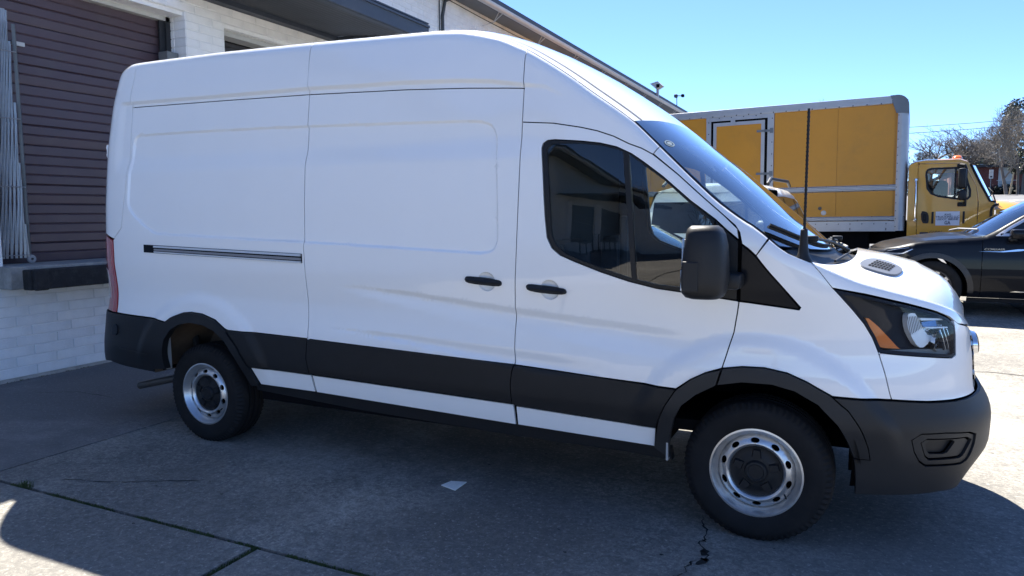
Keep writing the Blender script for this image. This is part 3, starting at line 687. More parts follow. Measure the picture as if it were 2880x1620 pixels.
sh=[(-2.3,2.62),(-1.5,2.645),(-1.25,2.675),(-1.05,2.708),(-.823,2.731),(.135,2.728),(.935,2.709),(1.593,2.686),(1.875,2.676),(2.064,2.659),(2.184,2.631),(2.327,2.589),(2.487,2.511),(2.642,2.414),(2.761,2.334),(2.877,2.248),(2.99,2.17),(3.108,2.084),(3.246,1.949),(3.399,1.8),(3.537,1.671),(3.668,1.574),(3.774,1.519),(3.87,1.46),(3.926,1.428),(3.979,1.41),(4.05,1.387),(4.144,1.348),(4.265,1.299),(4.438,1.253),(4.557,1.223),(4.71,1.188),(4.899,1.139),(5.08,1.085),(5.175,1.045),(5.5,1.03)]
# pressed features of the skin
_stamp=resample(chaikin(P_('stamp'),2),.05)
def f_stamp(u,z):
    Q=np.stack([u,z],1); r=np.zeros(len(Q)); k=(u>-.75)&(u<2.5)&(z>1.3)&(z<2.3)
    if k.any():
        q=Q[k]; d=dseg(q,_stamp); s=np.where(inside(q,_stamp),d,-d); r[k]=.015*sstep(-.009,.009,s)
    return r
_lu,_lz=zip(*P_('ledge'))
def f_ledge(u,z):
    L=np.interp(u,_lu,_lz); return .024*sstep(.014,-.014,z-L)*sstep(-.87,-.77,u)*(1-sstep(2.3,2.8,u))*sstep(1.9,2.05,z)
def f_char(u,z):
    A1=np.interp(u,[1.2,1.7,2.45,2.94,3.36],[1.19,1.17,1.106,1.07,1.044]); h1=np.interp(u,[1.2,1.7,2.45,3.4],[.012,.032,.05,.06])
    A2=np.interp(u,[1.1,1.7,2.45,2.75],[.918,.905,.882,.872]); h2=np.interp(u,[1.1,1.7,2.45,2.9],[.012,.035,.07,.08])
    r1=sstep(1.2,1.75,u)*(1-sstep(3.1,3.62,u)); r2=sstep(1.1,1.65,u)*(1-sstep(2.6,3.1,u))
    d1=A1-z; d2=A2-z
    return .019*r1*sstep(0,1,d1/h1)*(1-sstep(.9,3.2,d1/h1))+.016*r2*sstep(0,1,d2/h2)*(1-sstep(1.0,1.7,d2/h2))
def f_flare(u,z):
    rr=np.hypot(u-0.03,z-.40); rf=np.hypot(u-3.745,z-.40)
    up=sstep(.45,.7,z)*(1-sstep(1.25,1.35,z))
    return -.024*up*(sstep(.685,.60,rr)+sstep(.655,.575,rf))
def f_cups(u,z):
    r=0
    for c in ((2.298,1.239),(2.678,1.209)):
        d=np.hypot(u-c[0],(z-c[1]))/.054; r=r+.020*np.sqrt(np.maximum(1-d**2.5,0))
    return r
VS=Surf(1.03,prof,3.70,1.04,2.6,xf,-.45,.9,3.4,xr,sh,.07,rsfun=lambda u:1-.55*sstep(3.72,3.98,u),feats=[f_stamp,f_ledge,f_char,f_flare,f_cups])
SK=VS.S; SHO=VS.SHO; UMIN,UMAX=VS.UMIN,VS.UMAX
MIR=2.06
# fine rows where the skin bends
def rowsalong(P,offs,closed=False,step=.03):
    P=np.asarray(P,float); out=[]
    if closed: R=resample(P,step)
    else:
        R=np.concatenate([np.linspace(P[i],P[i+1],max(2,int(np.hypot(*(P[i+1]-P[i]))/step)),endpoint=False) for i in range(len(P)-1)]+[P[-1:]])
    t=np.gradient(R,axis=0) if not closed else np.roll(R,-1,0)-np.roll(R,1,0)
    t/=np.linalg.norm(t,axis=1)[:,None]+1e-9; n=np.stack([-t[:,1],t[:,0]],1)
    return np.concatenate([R+n*o for o in offs])
EX=np.concatenate([rowsalong(_stamp,(-.010,-.005,0,.005,.010),True,.03),rowsalong(P_('ledge'),(-.015,-.010,-.005,0,.005,.010,.015),False,.016),
  rowsalong(SHO(-1.4,5.0,160),(-.003,-.007,-.013,-.021,-.032,-.047,-.068)),
  rowsalong([(1.2,1.19),(1.7,1.17),(2.45,1.106),(3.4,1.04)],(.006,0,-.012,-.025,-.037,-.05,-.06)),rowsalong([(1.1,.918),(1.7,.905),(2.45,.882),(2.9,.868)],(.006,0,-.012,-.025,-.04,-.055,-.07)),
  np.concatenate([np.stack([c[0]+r*np.cos(np.linspace(0,6.283,n,endpoint=False)),c[1]+r*np.sin(np.linspace(0,6.283,n,endpoint=False))],1) for c in ((2.298,1.239),(2.678,1.209)) for r,n in ((.057,26),(.0535,26),(.051,24),(.045,20),(.035,14),(.02,8))])])
def vp(name,poly,m,holes=(),off=0.,mir=True,ex=True,parent=None,**k):
    if ex:
        P=np.asarray(poly); lo=P.min(0);hi=P.max(0); e=EX[(EX[:,0]>lo[0])&(EX[:,0]<hi[0])&(EX[:,1]>lo[1])&(EX[:,1]<hi[1])]
    else: e=None
    return patch(name,poly,m,parent or VAN,SK,holes,off,extra=e,mirror=MIR if mir else None,**k)
seam1=P_('seam1'); seam1=[(1.0+(u-1.0)*.35,z) for u,z in seam1]
seam1b=[(1.0,.777),(.99,.698),(1.012,.60)]
seam2=[(2.495,z) for u,z in P_('seam2')[:]]; seam2[0]=(2.495,float(VS.sz(2.495)))
seam2b=P_('seam2b'); seam2c=[(2.455,.742),(2.446,.674),(2.452,.56)]
seam3=P_('seam3'); drip_r=P_('drip_r'); drip_f=P_('drip_f'); drip_r[-1]=seam1[3]; drip_f[0]=seam1[3]; drip_f[-1]=seam2[2]
aro=P_('arch_r_out'); ari=P_('arch_r_in'); afo=P_('arch_f_out'); afi=P_('arch_f_in')
wf=P_('winframe'); hl=P_('headlight'); hood_low=P_('hood_low')
doortop=[(2.495,2.108)]+P_('doortop')[1:6]+[(3.165,1.938),(3.224,1.905)]
df=P_('doorfront'); 
vp('roof_side_panel',SHO(-.692,.985)+[(.985,2.6)]+seam1[2:4]+drip_r[::-1][1:]+seam3[::-1][4:-1],white)
vp('roof_side_panel',SHO(.985,2.495)+seam2[1:3]+drip_f[::-1][1:]+[(.99,2.486),(.985,2.6)],white)
vp('corner_panel',SHO(-1.475,-.692)+seam3[1:]+[(-.854,1.441),(-1.02,1.475),(-1.475,1.475)],white)
vp('rear_door',SHO(UMIN+.002,-1.48)+[(-1.48,.63),(UMIN+.002,.63)],white,ex=False,step=.05)
tl=[(-.866,1.431),(-1.02,1.465),(-1.46,1.465),(-1.46,1.18),(-1.46,.90),(-.872,.886)]
tlo=vp('tail_lamp',tl,redl,ex=False,off=.004)
for s in (0,1):
    vp('reversing_lens',[(-1.02,1.20),(-1.2,1.22),(-1.2,1.0),(-1.0,.98)],clearp,ex=False,off=.008,mir=False,parent=tlo[0]) if s==0 else None
vp('side_panel',drip_r+seam1[4:]+[(1.009,.824),(.317,.838)]+aro[11:4:-1]+[(-.386,.872),(-.868,.886),(-.868,1.25),(-.868,1.431),(-.854,1.441),(-.742,1.521)]+seam3[::-1][1:4],white)
vp('sliding_door',drip_f+seam2[3:]+seam2b[1:]+[(1.009,.822)]+seam1[::-1][:-4],white)
vp('cab_side_panel',SHO(2.495,3.248)+[(3.239,1.931)]+doortop[::-1]+seam2[3:1:-1]+[(2.495,2.4)],white)
dpoly=doortop+df[1:4]+[(3.642,1.54),(3.650,1.488),(3.591,1.536),(3.537,1.586)]+wf[10::-1]+wf[:11:-1]+[(3.650,1.196),(3.656,1.19)]+df[10:15]+[(3.589,.868),(3.511,.839),(3.441,.80),(3.37,.745),(2.945,.76),(2.468,.782)]+seam2b[::-1][1:-1]
DOOR=vp('front_door',dpoly,white)
vp('a_pillar',SHO(3.248,3.811)+[(3.739,1.415),(3.664,1.469),(3.652,1.523),(3.63,1.556)]+df[3:0:-1]+[(3.224,1.908),(3.239,1.931)],white)
vp('fender',[(3.811,1.487),(3.739,1.415),(3.857,1.288),(3.951,1.177),(3.943,1.166),(3.811,1.18),(3.657,1.194)]+df[10:15]+[(3.589,.868),(3.683,.884),(3.785,.887),(3.885,.871),(3.97,.836),(4.08,.775),(4.345,.761),(4.318,.886),(4.297,.976)]+hl[12:]+[(4.122,1.267),(4.118,1.272),(4.085,1.337),(4.05,1.387)]+SHO(4.045,3.815),white)
vp('fender_trim',[(3.663,1.466),(3.742,1.406),(3.857,1.284),(3.945,1.177),(3.937,1.170),(3.811,1.184),(3.661,1.198)],gloss,off=.003,ex=False)
HOOD=vp('hood_side',SHO(UMAX-.01,4.052)+hood_low[1:8]+[(5.0,1.058),(5.15,1.03),(UMAX-.01,1.015)],white)
vp('front_fascia',[(4.297,.976),(4.318,.886),(4.345,.761),(4.523,.746),(4.694,.738),(4.837,.735),(4.97,.735),(5.0,.9),(5.02,1.045),(4.97,1.055)]+[(4.834,1.082),(4.79,1.104)]+hl[5:12],white,ex=False)
GR=vp('grille',[(5.0,.735),(5.03,.9),(5.05,1.04),(UMAX-.002,1.01),(UMAX-.002,.735)],blackp,ex=False,off=-.01)
for k in range(5):
    vp('grille_bar',[(5.06,.775+k*.05),(UMAX-.002,.775+k*.05),(UMAX-.002,.795+k*.05),(5.06,.795+k*.05)],gloss,ex=False,off=.0,parent=GR[0],gap=0,skirt=.02)
# oval badge on the nose
b=MB(); b.lathe([(0.0,.03),(.050,.028),(.060,.022),(.066,.0)],(4.735,1.03,.91),'x',40); 
for i,v in enumerate(b.V): b.V[i]=(v[0]-(v[2]-.91)*.12,1.03+(v[1]-1.03)*1.45,v[2])
b.build('badge_rim',chrome,VAN,True)
b=MB(); b.lathe([(0,.034),(.035,.033),(.052,.028)],(4.735,1.03,.91),'x',40)
for i,v in enumerate(b.V): b.V[i]=(v[0]-(v[2]-.91)*.12,1.03+(v[1]-1.03)*1.48,v[2])
b.build('badge',mat('badge_blue',(.01,.03,.16),.15,coat=.6),VAN,True)
# ---- lower black cladding
B='black_cladding'
fogo=P_('fog_out')
BUMP=vp('front_bumper',[(4.08,.771),(4.345,.757),(4.523,.742),(4.694,.733),(4.837,.731),(4.955,.731),(5.2,.731),(UMAX-.002,.731),(UMAX-.002,.235),(5.1,.24),(4.95,.252),(4.682,.283),(4.417,.288),(4.223,.29),(4.155,.481),(4.226,.476),(4.211,.535),(4.171,.634),(4.135,.714)],greyp,[fogo],off=.012,ex=False)
vp('fog_recess',fogo,greyp,[P_('fog_in')],off=.004,ex=False,parent=BUMP[0],gap=.006)
vp('fog_recess',P_('fog_in'),greyp,[P_('fog_hole')],off=-.006,ex=False,parent=BUMP[0],gap=.004,step=.015)
vp('fog_mesh',P_('fog_hole'),blackp,off=-.027,ex=False,parent=BUMP[0],gap=0,step=.02)
vp('front_arch_trim',afo[:8]+[(3.589,.866),(3.566,.785)]+afi[::-1][8:],greyp,off=.02,ex=False,skirt=.04)
vp('front_arch_trim',afo[8:]+[(4.155,.482)]+afi[::-1][2:8]+[(3.57,.785),(3.593,.868)],greyp,off=.02,ex=False,skirt=.04)
vp('door_moulding',[(2.468,.782),(2.945,.76),(3.37,.741),(3.318,.656),(3.284,.578),(3.265,.523),(2.472,.549)]+seam2c[::-1],blackp,off=.01,ex=False)
vp('door_moulding',[(1.005,.822),(2.468,.785)]+seam2c+[(2.44,.56),(1.015,.594)]+seam1b[::-1],blackp,off=.01,ex=False)
vp('side_moulding',[(.317,.838),(1.005,.824)]+seam1b+[(1.01,.59),(.507,.599),(.412,.738)],blackp,off=.01,ex=False)
vp('rear_arch_trim',aro+ari[::-1],blackp,off=.02,ex=False,skirt=.05)
RB=vp('rear_bumper',[(-.868,.882),(-.386,.868),(-.276,.854),(-.347,.779),(-.404,.7),(-.429,.634),(-.449,.567),(-.463,.491),(-.46,.468),(-.76,.483),(-.95,.50),(-1.2,.47),(UMIN+.002,.47),(UMIN+.002,.62),(-1.46,.62),(-1.46,.885)],blackp,off=.012,ex=False)
vp('bumper_reflector',chaikin([(-.815,.806),(-.885,.80),(-.915,.76),(-.895,.715),(-.812,.715)],2),gloss,off=.02,ex=False,parent=RB[0])
vp('bumper_crease',[(-.80,.625),(-.47,.607),(-.47,.600),(-.80,.615)],greyp,off=.016,ex=False,parent=RB[0],gap=0)
for nm,pl in (('sill_panel',[(.507,.593),(1.012,.586),(1.03,.472),(.563,.476)]),('sill_panel',[(1.022,.586),(2.455,.553),(2.462,.432),(1.04,.471)]),('sill_panel',[(2.470,.546),(3.262,.519),(3.253,.415),(2.472,.433)])):
    vp(nm,pl,white,off=-.004,ex=False)
vp('lower_sill',[(.49,.47),(1.036,.468),(2.457,.428),(3.248,.408),(3.327,.411),(3.339,.339),(3.1,.352),(2.451,.352),(1.339,.378),(.49,.42)],blackp,off=-.03,ex=False,skirt=.06)
# ---- side track, handles
RL=vp('door_track',[(-.475,1.408),(.990,1.371),(.990,1.306),(-.479,1.346)],gloss,off=.003,ex=False,mir=False)
vp('track_rail',[(-.36,1.398),(.982,1.366),(.982,1.352),(-.36,1.386)],alu,off=.012,ex=False,mir=False,gap=0,parent=RL[0])
vp('track_rail',[(-.36,1.377),(.982,1.342),(.982,1.326),(-.36,1.363)],mat('track_grey',(.30,.30,.31),.4,metal=.5),off=.009,ex=False,mir=False,gap=0,parent=RL[0])
vp('track_rail',[(-.36,1.358),(.982,1.320),(.982,1.310),(-.36,1.350)],alu,off=.012,ex=False,mir=False,gap=0,parent=RL[0])
def hand(poly):
    P=chaikin(poly,1); c=P.mean(0)
    def f(u,z,off):
        x,y,zz=SK(u*0+c[0],u*0+c[1]-.12,0)[:,0],SK(u*0+c[0]+.12,u*0+c[1]-.12,0)[:,1],z
        d=(dseg(np.stack([u,z],1),P)); h=.034*np.sqrt(np.clip(d/.02,0.02,1))
        base=SK(u,u*0+1.30,0)[:,1]
        return np.stack([u,base-h+.002-off,z],-1)
    return patch('door_handle',P,blackp,VAN,f,gap=0,step=.008,skirt=.03,mirror=MIR)
hand(P_('handle_s')); hand(P_('handle_f'))
# ---- side window
FR=vp('window_frame',wf,blackp,[P_('glass_rear'),P_('glass_front')],off=-.001,ex=False,skirt=.03)
vp('mirror_sail',[(3.537,1.584),(3.591,1.533),(3.648,1.480),(3.650,1.37),(3.648,1.2),(3.548,1.208)],blackp,off=.001,ex=False,skirt=.03)
for g in ('glass_rear','glass_front'):
    vp('window_pane',P_(g),sideg,off=-.008,ex=False,gap=-.004,skirt=0,step=.12,parent=FR[0])
# ---- headlamp
HL=vp('headlight',hl,lampblk,off=-.055,ex=False,skirt=0,gap=.002)
vp('lamp_surround',hl,lampblk,[offset(resample(hl,.05),.018)],off=.0,ex=False,parent=HL[0],skirt=.055,gap=.002,step=.03)
vp('turn_signal',[(4.255,1.135),(4.275,1.135),(4.32,1.095),(4.40,1.005),(4.425,.985),(4.34,.99),(4.315,.995),(4.285,1.06)],amber,off=-.018,ex=False,parent=HL[0],skirt=.03)
def bowl(c,r,d,m,nm,n=28):
    q=MB(); prof_=[(r,0),(r*.93,-.006),(r*.8,-d*.5),(r*.45,-d*.9),(.012,-d),(.0,-d+.02)]
    q.lathe(prof_,(0,0,0),'y',n)
    P0=SK(c[0],c[1],-.012)[0]; P1=SK(c[0]+.01,c[1],-.012)[0]; t=Vector(P1-P0).normalized(); up=Vector((0,0,1)); nrm=t.cross(up).normalized()
    if nrm.y>0: nrm=-nrm
    if c[2]: nrm=(nrm+Vector((c[2],0,0))).normalized(); t=up.cross(nrm).normalized()*-1
    for i,v in enumerate(q.V):
        p=Vector(P0)+t*v[0]+up*v[2]+nrm*v[1]; q.V[i]=tuple(p)
    res=q.build(nm,m,HL[0],True)
    q2=MB(); q2.V=[(v[0],MIR-v[1],v[2]) for v in q.V]; q2.F=q.F; q2.build(nm,m,HL[1],True); return res
refl=mat('lamp_reflector',(.8,.81,.83),.06,metal=1)
white_refl=mat('lamp_white_reflector',(.92,.93,.95),.22,metal=.1)
vp('lamp_reflector',chaikin([(4.477,1.10),(4.490,1.146),(4.515,1.152),(4.544,1.148),(4.578,1.048),(4.627,1.041),(4.564,.990),(4.521,.990),(4.484,1.050)],1),white_refl,off=-.022,ex=False,parent=HL[0],skirt=.03,gap=0)
for k in range(9):
    u0=4.484+k*.010
    vp('lamp_flute',[(u0,1.05+.004*k),(u0,1.136),(u0+.003,1.136),(u0+.003,1.05+.004*k)],lampblk,off=-.0205,ex=False,parent=HL[0],skirt=0,gap=0,mir=False,step=.08)
vp('lamp_shutter',[(4.558,1.108),(4.66,1.112),(4.66,1.084),(4.566,1.083)],mat('lamp_blue_steel',(.10,.20,.42),.15,metal=.6),off=-.016,ex=False,parent=HL[0],skirt=.03,gap=0)
vp('lamp_trim',[(4.55,1.128),(4.722,1.116),(4.726,1.108),(4.66,1.112),(4.556,1.116)],white_refl,off=-.012,ex=False,parent=HL[0],skirt=.03,gap=0)
vp('lamp_trim',[(4.570,1.086),(4.735,1.076),(4.735,1.070),(4.572,1.080)],white_refl,off=-.010,ex=False,parent=HL[0],skirt=.03,gap=0)
vp('lamp_reflector',[(4.60,1.115),(4.72,1.10),(4.742,1.06),(4.735,1.0),(4.72,.962),(4.62,.975),(4.635,1.035),(4.59,1.06)],mat('lamp_silver',(.62,.65,.70),.18,metal=.75),off=-.040,ex=False,parent=HL[0],skirt=0,gap=0)
bowl((4.645,1.015,.9),.052,.045,refl,'lamp_bowl')
rnd=random.Random(5)
for k in range(26):
    u0=4.60+.13*rnd.random(); z0=.965+.11*rnd.random(); a_=.007+.009*rnd.random(); b_=.006+.016*rnd.random()
    vp('lamp_facet',[(u0,z0),(u0+a_,z0+.004),(u0+a_*.8,z0+b_),(u0-.003,z0+b_*.8)],[refl,white_refl,lampblk,MATS['lamp_blue_steel']][k%4],off=-.012-.02*rnd.random(),ex=False,parent=HL[0],skirt=.02,gap=0,mir=False,step=.05)
for k in range(7):
    u0=4.655+k*.014
    vp('lamp_fin',[(u0,1.068),(u0+.006,1.067),(u0+.028,.972),(u0+.022,.970)],refl if k%2 else lampblk,off=-.012,ex=False,parent=HL[0],skirt=.02,mir=False,gap=0,step=.05)
vp('lamp_base_trim',[(4.33,.985),(4.50,.965),(4.72,.948),(4.735,.955),(4.73,.975),(4.50,.985)],mat('lamp_fluted_grey',(.16,.17,.18),.3,metal=.4),off=-.016,ex=False,parent=HL[0],skirt=.03,gap=0)
vp('lamp_lens',hl,lens,off=.0,ex=False,parent=HL[0],skirt=0,gap=.006,step=.04)
# ---- roof, forehead, windscreen, hood top
def rows(lst,n):
    L=np.array(lst); t=np.linspace(0,len(L)-1,n); 
    return [tuple(np.interp(t_,range(len(L)),L[:,k]) for k in range(3)) for t_ in t]
cl=[]
for u in np.linspace(UMIN,-.8,26):
    E=SK(u,VS.sz(u))[0]; cl.append((u,E[0],E[2]+.085*(1-E[1]/1.03)))
cl+=[(0,0,2.815),(1,1,2.80),(1.6,1.6,2.79),(1.9,1.92,2.775),(2.12,2.14,2.735),(2.3,2.33,2.665),(2.47,2.5,2.585),(2.65,2.69,2.48),(2.8,2.85,2.375),(2.95,3.01,2.265),(3.108,3.18,2.13)]
VS.top('roof',rows(cl,90),white,VAN,31,pw=2.6)
wsl=[(3.108,3.18,2.13),(3.246,3.33,2.01),(3.399,3.50,1.88),(3.537,3.66,1.745),(3.668,3.81,1.615),(3.774,3.93,1.51),(3.87,4.035,1.415)]
VS.top('windscreen',rows(wsl,36),wind,VAN,33,off=.002,pw=2.4,t0=.012,t1=1.988)
fr=[(3.112,3.184,2.126),(3.246,3.345,2.0)]
VS.top('windscreen_band',rows(fr,6),lampblk,VAN,33,off=-.006,pw=2.4,t0=.012,t1=1.988)
for a_,b_ in ((.0,.035),(1.965,2.0)): VS.top('windscreen_edge',rows(wsl,24),lampblk,VAN,4,off=-.004,pw=2.4,t0=a_,t1=b_)
VS.top('windscreen_base',rows([(3.82,3.98,1.462),(3.87,4.035,1.415)],4),lampblk,VAN,33,off=-.004,pw=2.4,t0=.012,t1=1.988)
for a_,b_ in ((.085,.105),(1.895,1.915)): VS.top('roof_ditch',rows(cl,90)[60:],mat('ditch_grey',(.12,.12,.125),.6) if a_<1 else MATS['ditch_grey'],VAN,3,off=.003,pw=2.6,t0=a_,t1=b_)
us=np.linspace(3.80,UMAX,300); EE=np.array([SK(u,VS.sz(u))[0] for u in us])
xo=np.maximum.accumulate(EE[:,0]+np.arange(300)*1e-7)
ZcX=[3.9,4.1,4.3,4.45,4.55,4.6,4.645,4.68,4.71,4.735]; ZcZ=[1.44,1.42,1.385,1.345,1.29,1.25,1.19,1.125,1.06,1.02]
def hoodz(X,Y,off):
    yE=np.interp(X,xo,EE[:,1]); zE=np.interp(X,xo,EE[:,2]); q=np.clip((np.minimum(Y,MIR-Y)-yE)/np.maximum(1.03-yE,.02),0,1)
    zc=np.interp(X,ZcX,ZcZ); zc=np.maximum(zc,zE)
    # raised shoulders of the hood
    r=.018*np.exp(-((q-.28)/.12)**2)*sstep(3.95,4.2,X)*(1-sstep(4.45,4.68,X))
    Z=zE+(zc-zE)*(1-(1-q)**2.3)+r*0
    return np.stack([X,Y,Z+off],-1)
def hoodrear(y): return 3.962+.195*(1-np.clip(abs(y-1.03)/.975,0,1)**4)
ys=np.linspace(.062,MIR-.062,60); rear=[(float(hoodrear(y)),float(y)) for y in ys]
uh=[u for u in np.linspace(4.0,UMAX-.004,110)]; edge=[tuple(SK(u,VS.sz(u))[0][:2]) for u in uh]
edge=[e for e in edge if e[0]>3.975]
hp=edge[::1]+[(x,MIR-y) for x,y in edge[::-1]]+rear[::-1]
patch('hood',hp,white,VAN,hoodz,gap=0.001,step=.03,bstep=.03,skirt=.012)
# cowl, wipers, washer gear
cw=MB()
for i in range(41):
    y=.08+i*(MIR-.16)/40; a=hoodrear(y); g=3.885+.15*(1-abs((y-1.03)/.95)**2.4)
    z0=1.44-.02*(1-abs((y-1.03)/.95)**2); cw.V+=[(g-.03,y,z0),(g+.03,y,z0-.045),(a-.02,y,1.345),(a+.05,y,1.34)]
for i in range(40):
    for k in range(3): cw.F.append((i*4+k,i*4+k+1,i*4+5+k,i*4+4+k))
cw.build('cowl',blackp,VAN,True)
def wiper(y0,y1,pivot,mirror=False):
    def gp(y,s,lift):   # a point on the glass; s runs from header to base
        t=min(y,MIR-y); i=s*(len(wsl)-1); u=np.interp(i,range(len(wsl)),[a[0] for a in wsl]); xc=np.interp(i,range(len(wsl)),[a[1] for a in wsl]); zc=np.interp(i,range(len(wsl)),[a[2] for a in wsl])
        E=SK(u,VS.sz(u))[0]; q=np.clip((t-E[1])/(1.03-E[1]),0,1); wv=1-(1-q)**2.4
        return Vector((E[0]+(xc-E[0])*wv+lift*.65,y,E[2]+(zc-E[2])*wv+lift*.75))
    pth=y0
    q=MB(); q.tube([gp(y,s,.020) for y,s in pth],.008,6); W_=q.build('wiper_blade',blackp,VAN,True)
    q=MB(); q.tube([gp(y,s,.034) for y,s in pth],.006,6); q.build('wiper_spoiler',greyp,W_,True)
    y,s=pth[len(pth)//2]; mid=gp(y,s,.05); P1=Vector(pivot)
    q=MB(); q.tube([mid,mid*.5+P1*.5+Vector((.005,0,.012)),P1],[.007,.008,.012],8); q.cbox((mid.x-.03,mid.y-.025,mid.z-.018),(mid.x+.03,mid.y+.025,mid.z+.012),.008)
    q.build('wiper_arm',blackp,W_,True)
wiper([(.105,.79),(.16,.85),(.221,.905),(.27,.935),(.323,.962),(.40,.99),(.47,1.0),(.56,1.0)],None,(4.11,.95,1.405)); wiper([(.98,.96),(1.2,.985),(1.45,1.0),(1.62,1.0)],None,(4.03,1.80,1.385))
q=MB(); q.tube([(4.06,.40,1.375),(4.10,.7,1.39),(4.12,1.1,1.385),(4.08,1.5,1.39)],.006,6); q.tube([(4.02,1.2,1.37),(4.10,1.35,1.38),(4.06,1.6,1.405),(4.0,1.75,1.40)],.009,6); q.cbox((4.02,1.30,1.35),(4.10,1.46,1.40),.012); q.cbox((4.0,1.55,1.36),(4.07,1.65,1.415),.012)
q.build('washer_hose',blackp,VAN,True)
q=MB(); q.tube([(4.05,1.15,1.39),(4.1,1.3,1.41),(4.06,1.5,1.42),(3.99,1.62,1.43),(3.95,1.75,1.42)],.007,6); q.build('washer_line',mat('pale_hose',(.35,.33,.3),.5),VAN,True)
# hood vent
vout=chaikin([(4.160,.338),(4.195,.51),(4.240,.605),(4.305,.610),(4.366,.555),(4.358,.47),(4.322,.365),(4.24,.33)],2)
def vmap(X,Y,off): return hoodz(X,Y,off)
VENT=patch('hood_vent',vout,mat('vent_grey',(.13,.14,.16),.45),VAN,vmap,gap=0,off=.010,step=.02,skirt=.02)[0]
g00,g10,g01,g11=[np.array(p) for p in ((4.203,.372),(4.302,.396),(4.250,.555),(4.336,.540))]
bl=lambda s_,t_:g00*(1-s_)*(1-t_)+g10*s_*(1-t_)+g01*(1-s_)*t_+g11*s_*t_
for j in range(4):
    for i in range(7):
        s0,s1_,t0_,t1_=i/7+.02,(i+1)/7-.025,j/4+.03,(j+1)/4-.05
        patch('vent_slot',[tuple(bl(*p)) for p in ((s0,t0_),(s1_,t0_),(s1_,t1_),(s0,t1_))],dark,VENT,vmap,gap=0,off=.0125,step=.05,bstep=.05,skirt=0,smooth=False)
# aerial
q=MB(); q.lathe([(.044,0),(.040,.010),(.026,.035),(.019,.08),(.016,.15),(.012,.155)],(3.93,.085,1.385),'z',16); q.build('aerial_base',blackp,VAN,True)
q=MB(); q.tube([(3.931,.085,1.52),(3.931,.085,2.09)],.0062,6)
for k in range(28): q.tube([(3.931,.085,1.54+k*.0195),(3.931,.085,1.548+k*.0195)],.0078,6)
q.build('aerial',blackp,VAN,True)
# sticker on the windscreen
def wsp(q_,s,off):
    i=s*(len(wsl)-1); u=np.interp(i,range(len(wsl)),[a[0] for a in wsl]); xc=np.interp(i,range(len(wsl)),[a[1] for a in wsl]); zc=np.interp(i,range(len(wsl)),[a[2] for a in wsl])
    E=np.array([SK(uu,VS.sz(uu))[0] for uu in np.atleast_1d(u)]); q_=np.atleast_1d(q_); wv=1-(1-q_)**2.4
    return np.stack([E[:,0]+(xc-E[:,0])*wv,E[:,1]+(1.03-E[:,1])*q_,E[:,2]+(zc-E[:,2])*wv+.005],-1)
SQ,SS=.12,.165
ring=[(SQ+.05*math.cos(t),SS+.020*math.sin(t)) for t in np.linspace(0,6.283,24,endpoint=False)]
stk=mat('sticker_pale',(.22,.27,.29),.5)
patch('windscreen_sticker',ring,stk,VAN,lambda a,b,o:wsp(a,b,o),[[(SQ+.038*math.cos(t),SS+.015*math.sin(t)) for t in np.linspace(0,6.283,24,endpoint=False)]],gap=0,step=.02,skirt=0)
patch('windscreen_sticker',[(SQ+.028*math.cos(t),SS+.0105*math.sin(t)) for t in np.linspace(0,6.283,16,endpoint=False)],stk,VAN,lambda a,b,o:wsp(a,b,o),gap=0,step=.02,skirt=0)
# ---- wing mirror
mirp=mat('mirror_black',(.014,.0145,.016),.5,spec=.3,var=.1,vscale=5,bump=.06,bscale=600)
def mirror_arm(sgn):
    o0=.0
    secs=[(1.226,3.475,3.595,.06),(1.234,3.452,3.612,.085),(1.255,3.437,3.625,.105),(1.31,3.432,3.634,.112),(1.40,3.438,3.632,.112),(1.47,3.446,3.626,.108),(1.52,3.452,3.614,.10),(1.545,3.458,3.600,.088),(1.558,3.472,3.582,.06)]
    V=[];F=[];n=28
    for z,x0,x1,ry in secs:
        for j in range(n):
            t=2*math.pi*j/n; c,s=math.cos(t),math.sin(t); e=.55
            V.append(((x0+x1)/2+(x1-x0)/2*abs(c)**e*(1 if c>0 else -1),-.20+ry*abs(s)**e*(1 if s>0 else -1)+.02*(c>0)*c,z))
    k=len(secs)
    for i in range(k-1):
        for j in range(n): F.append((i*n+j,i*n+(j+1)%n,(i+1)*n+(j+1)%n,(i+1)*n+j))
    F.append(tuple(range(n))[::-1]); F.append(tuple((k-1)*n+j for j in range(n)))
    def M(V): return V if sgn>0 else [(v[0],MIR-v[1],v[2]) for v in V]
    q=MB(); q.V=M(V); q.F=F; H=q.build('wing_mirror',mirp,VAN,True,50)
    q=MB(); q.cbox((3.56,-.13,1.262),(3.68,.03,1.335),.018); q.V=M(q.V); q.build('mirror_arm',mirp,H,True,40)
    q=MB(); q.cbox((3.440,-.27,1.37),(3.456,-.13,1.50),.005); q.cbox((3.436,-.27,1.26),(3.450,-.13,1.36),.005); q.V=M(q.V); q.build('mirror_glass',mat('mirror_face',(.8,.82,.84),.02,metal=1) if sgn>0 else MATS['mirror_face'],H)
    q=MB(); q.cbox((3.452,-.316,1.262),(3.525,-.304,1.40),.006); q.V=M(q.V); q.build('mirror_cover',mirp,H)
mirror_arm(1); mirror_arm(-1)
# door hinge on the rear corner
q=MB(); q.cbox((-1.05,.17,2.05),(-1.02,.23,2.15),.006); q.cbox((-1.062,.175,2.06),(-1.04,.215,2.085),.005); q.cbox((-1.062,.175,2.115),(-1.04,.215,2.14),.005); q.build('door_hinge',white,VAN,True)
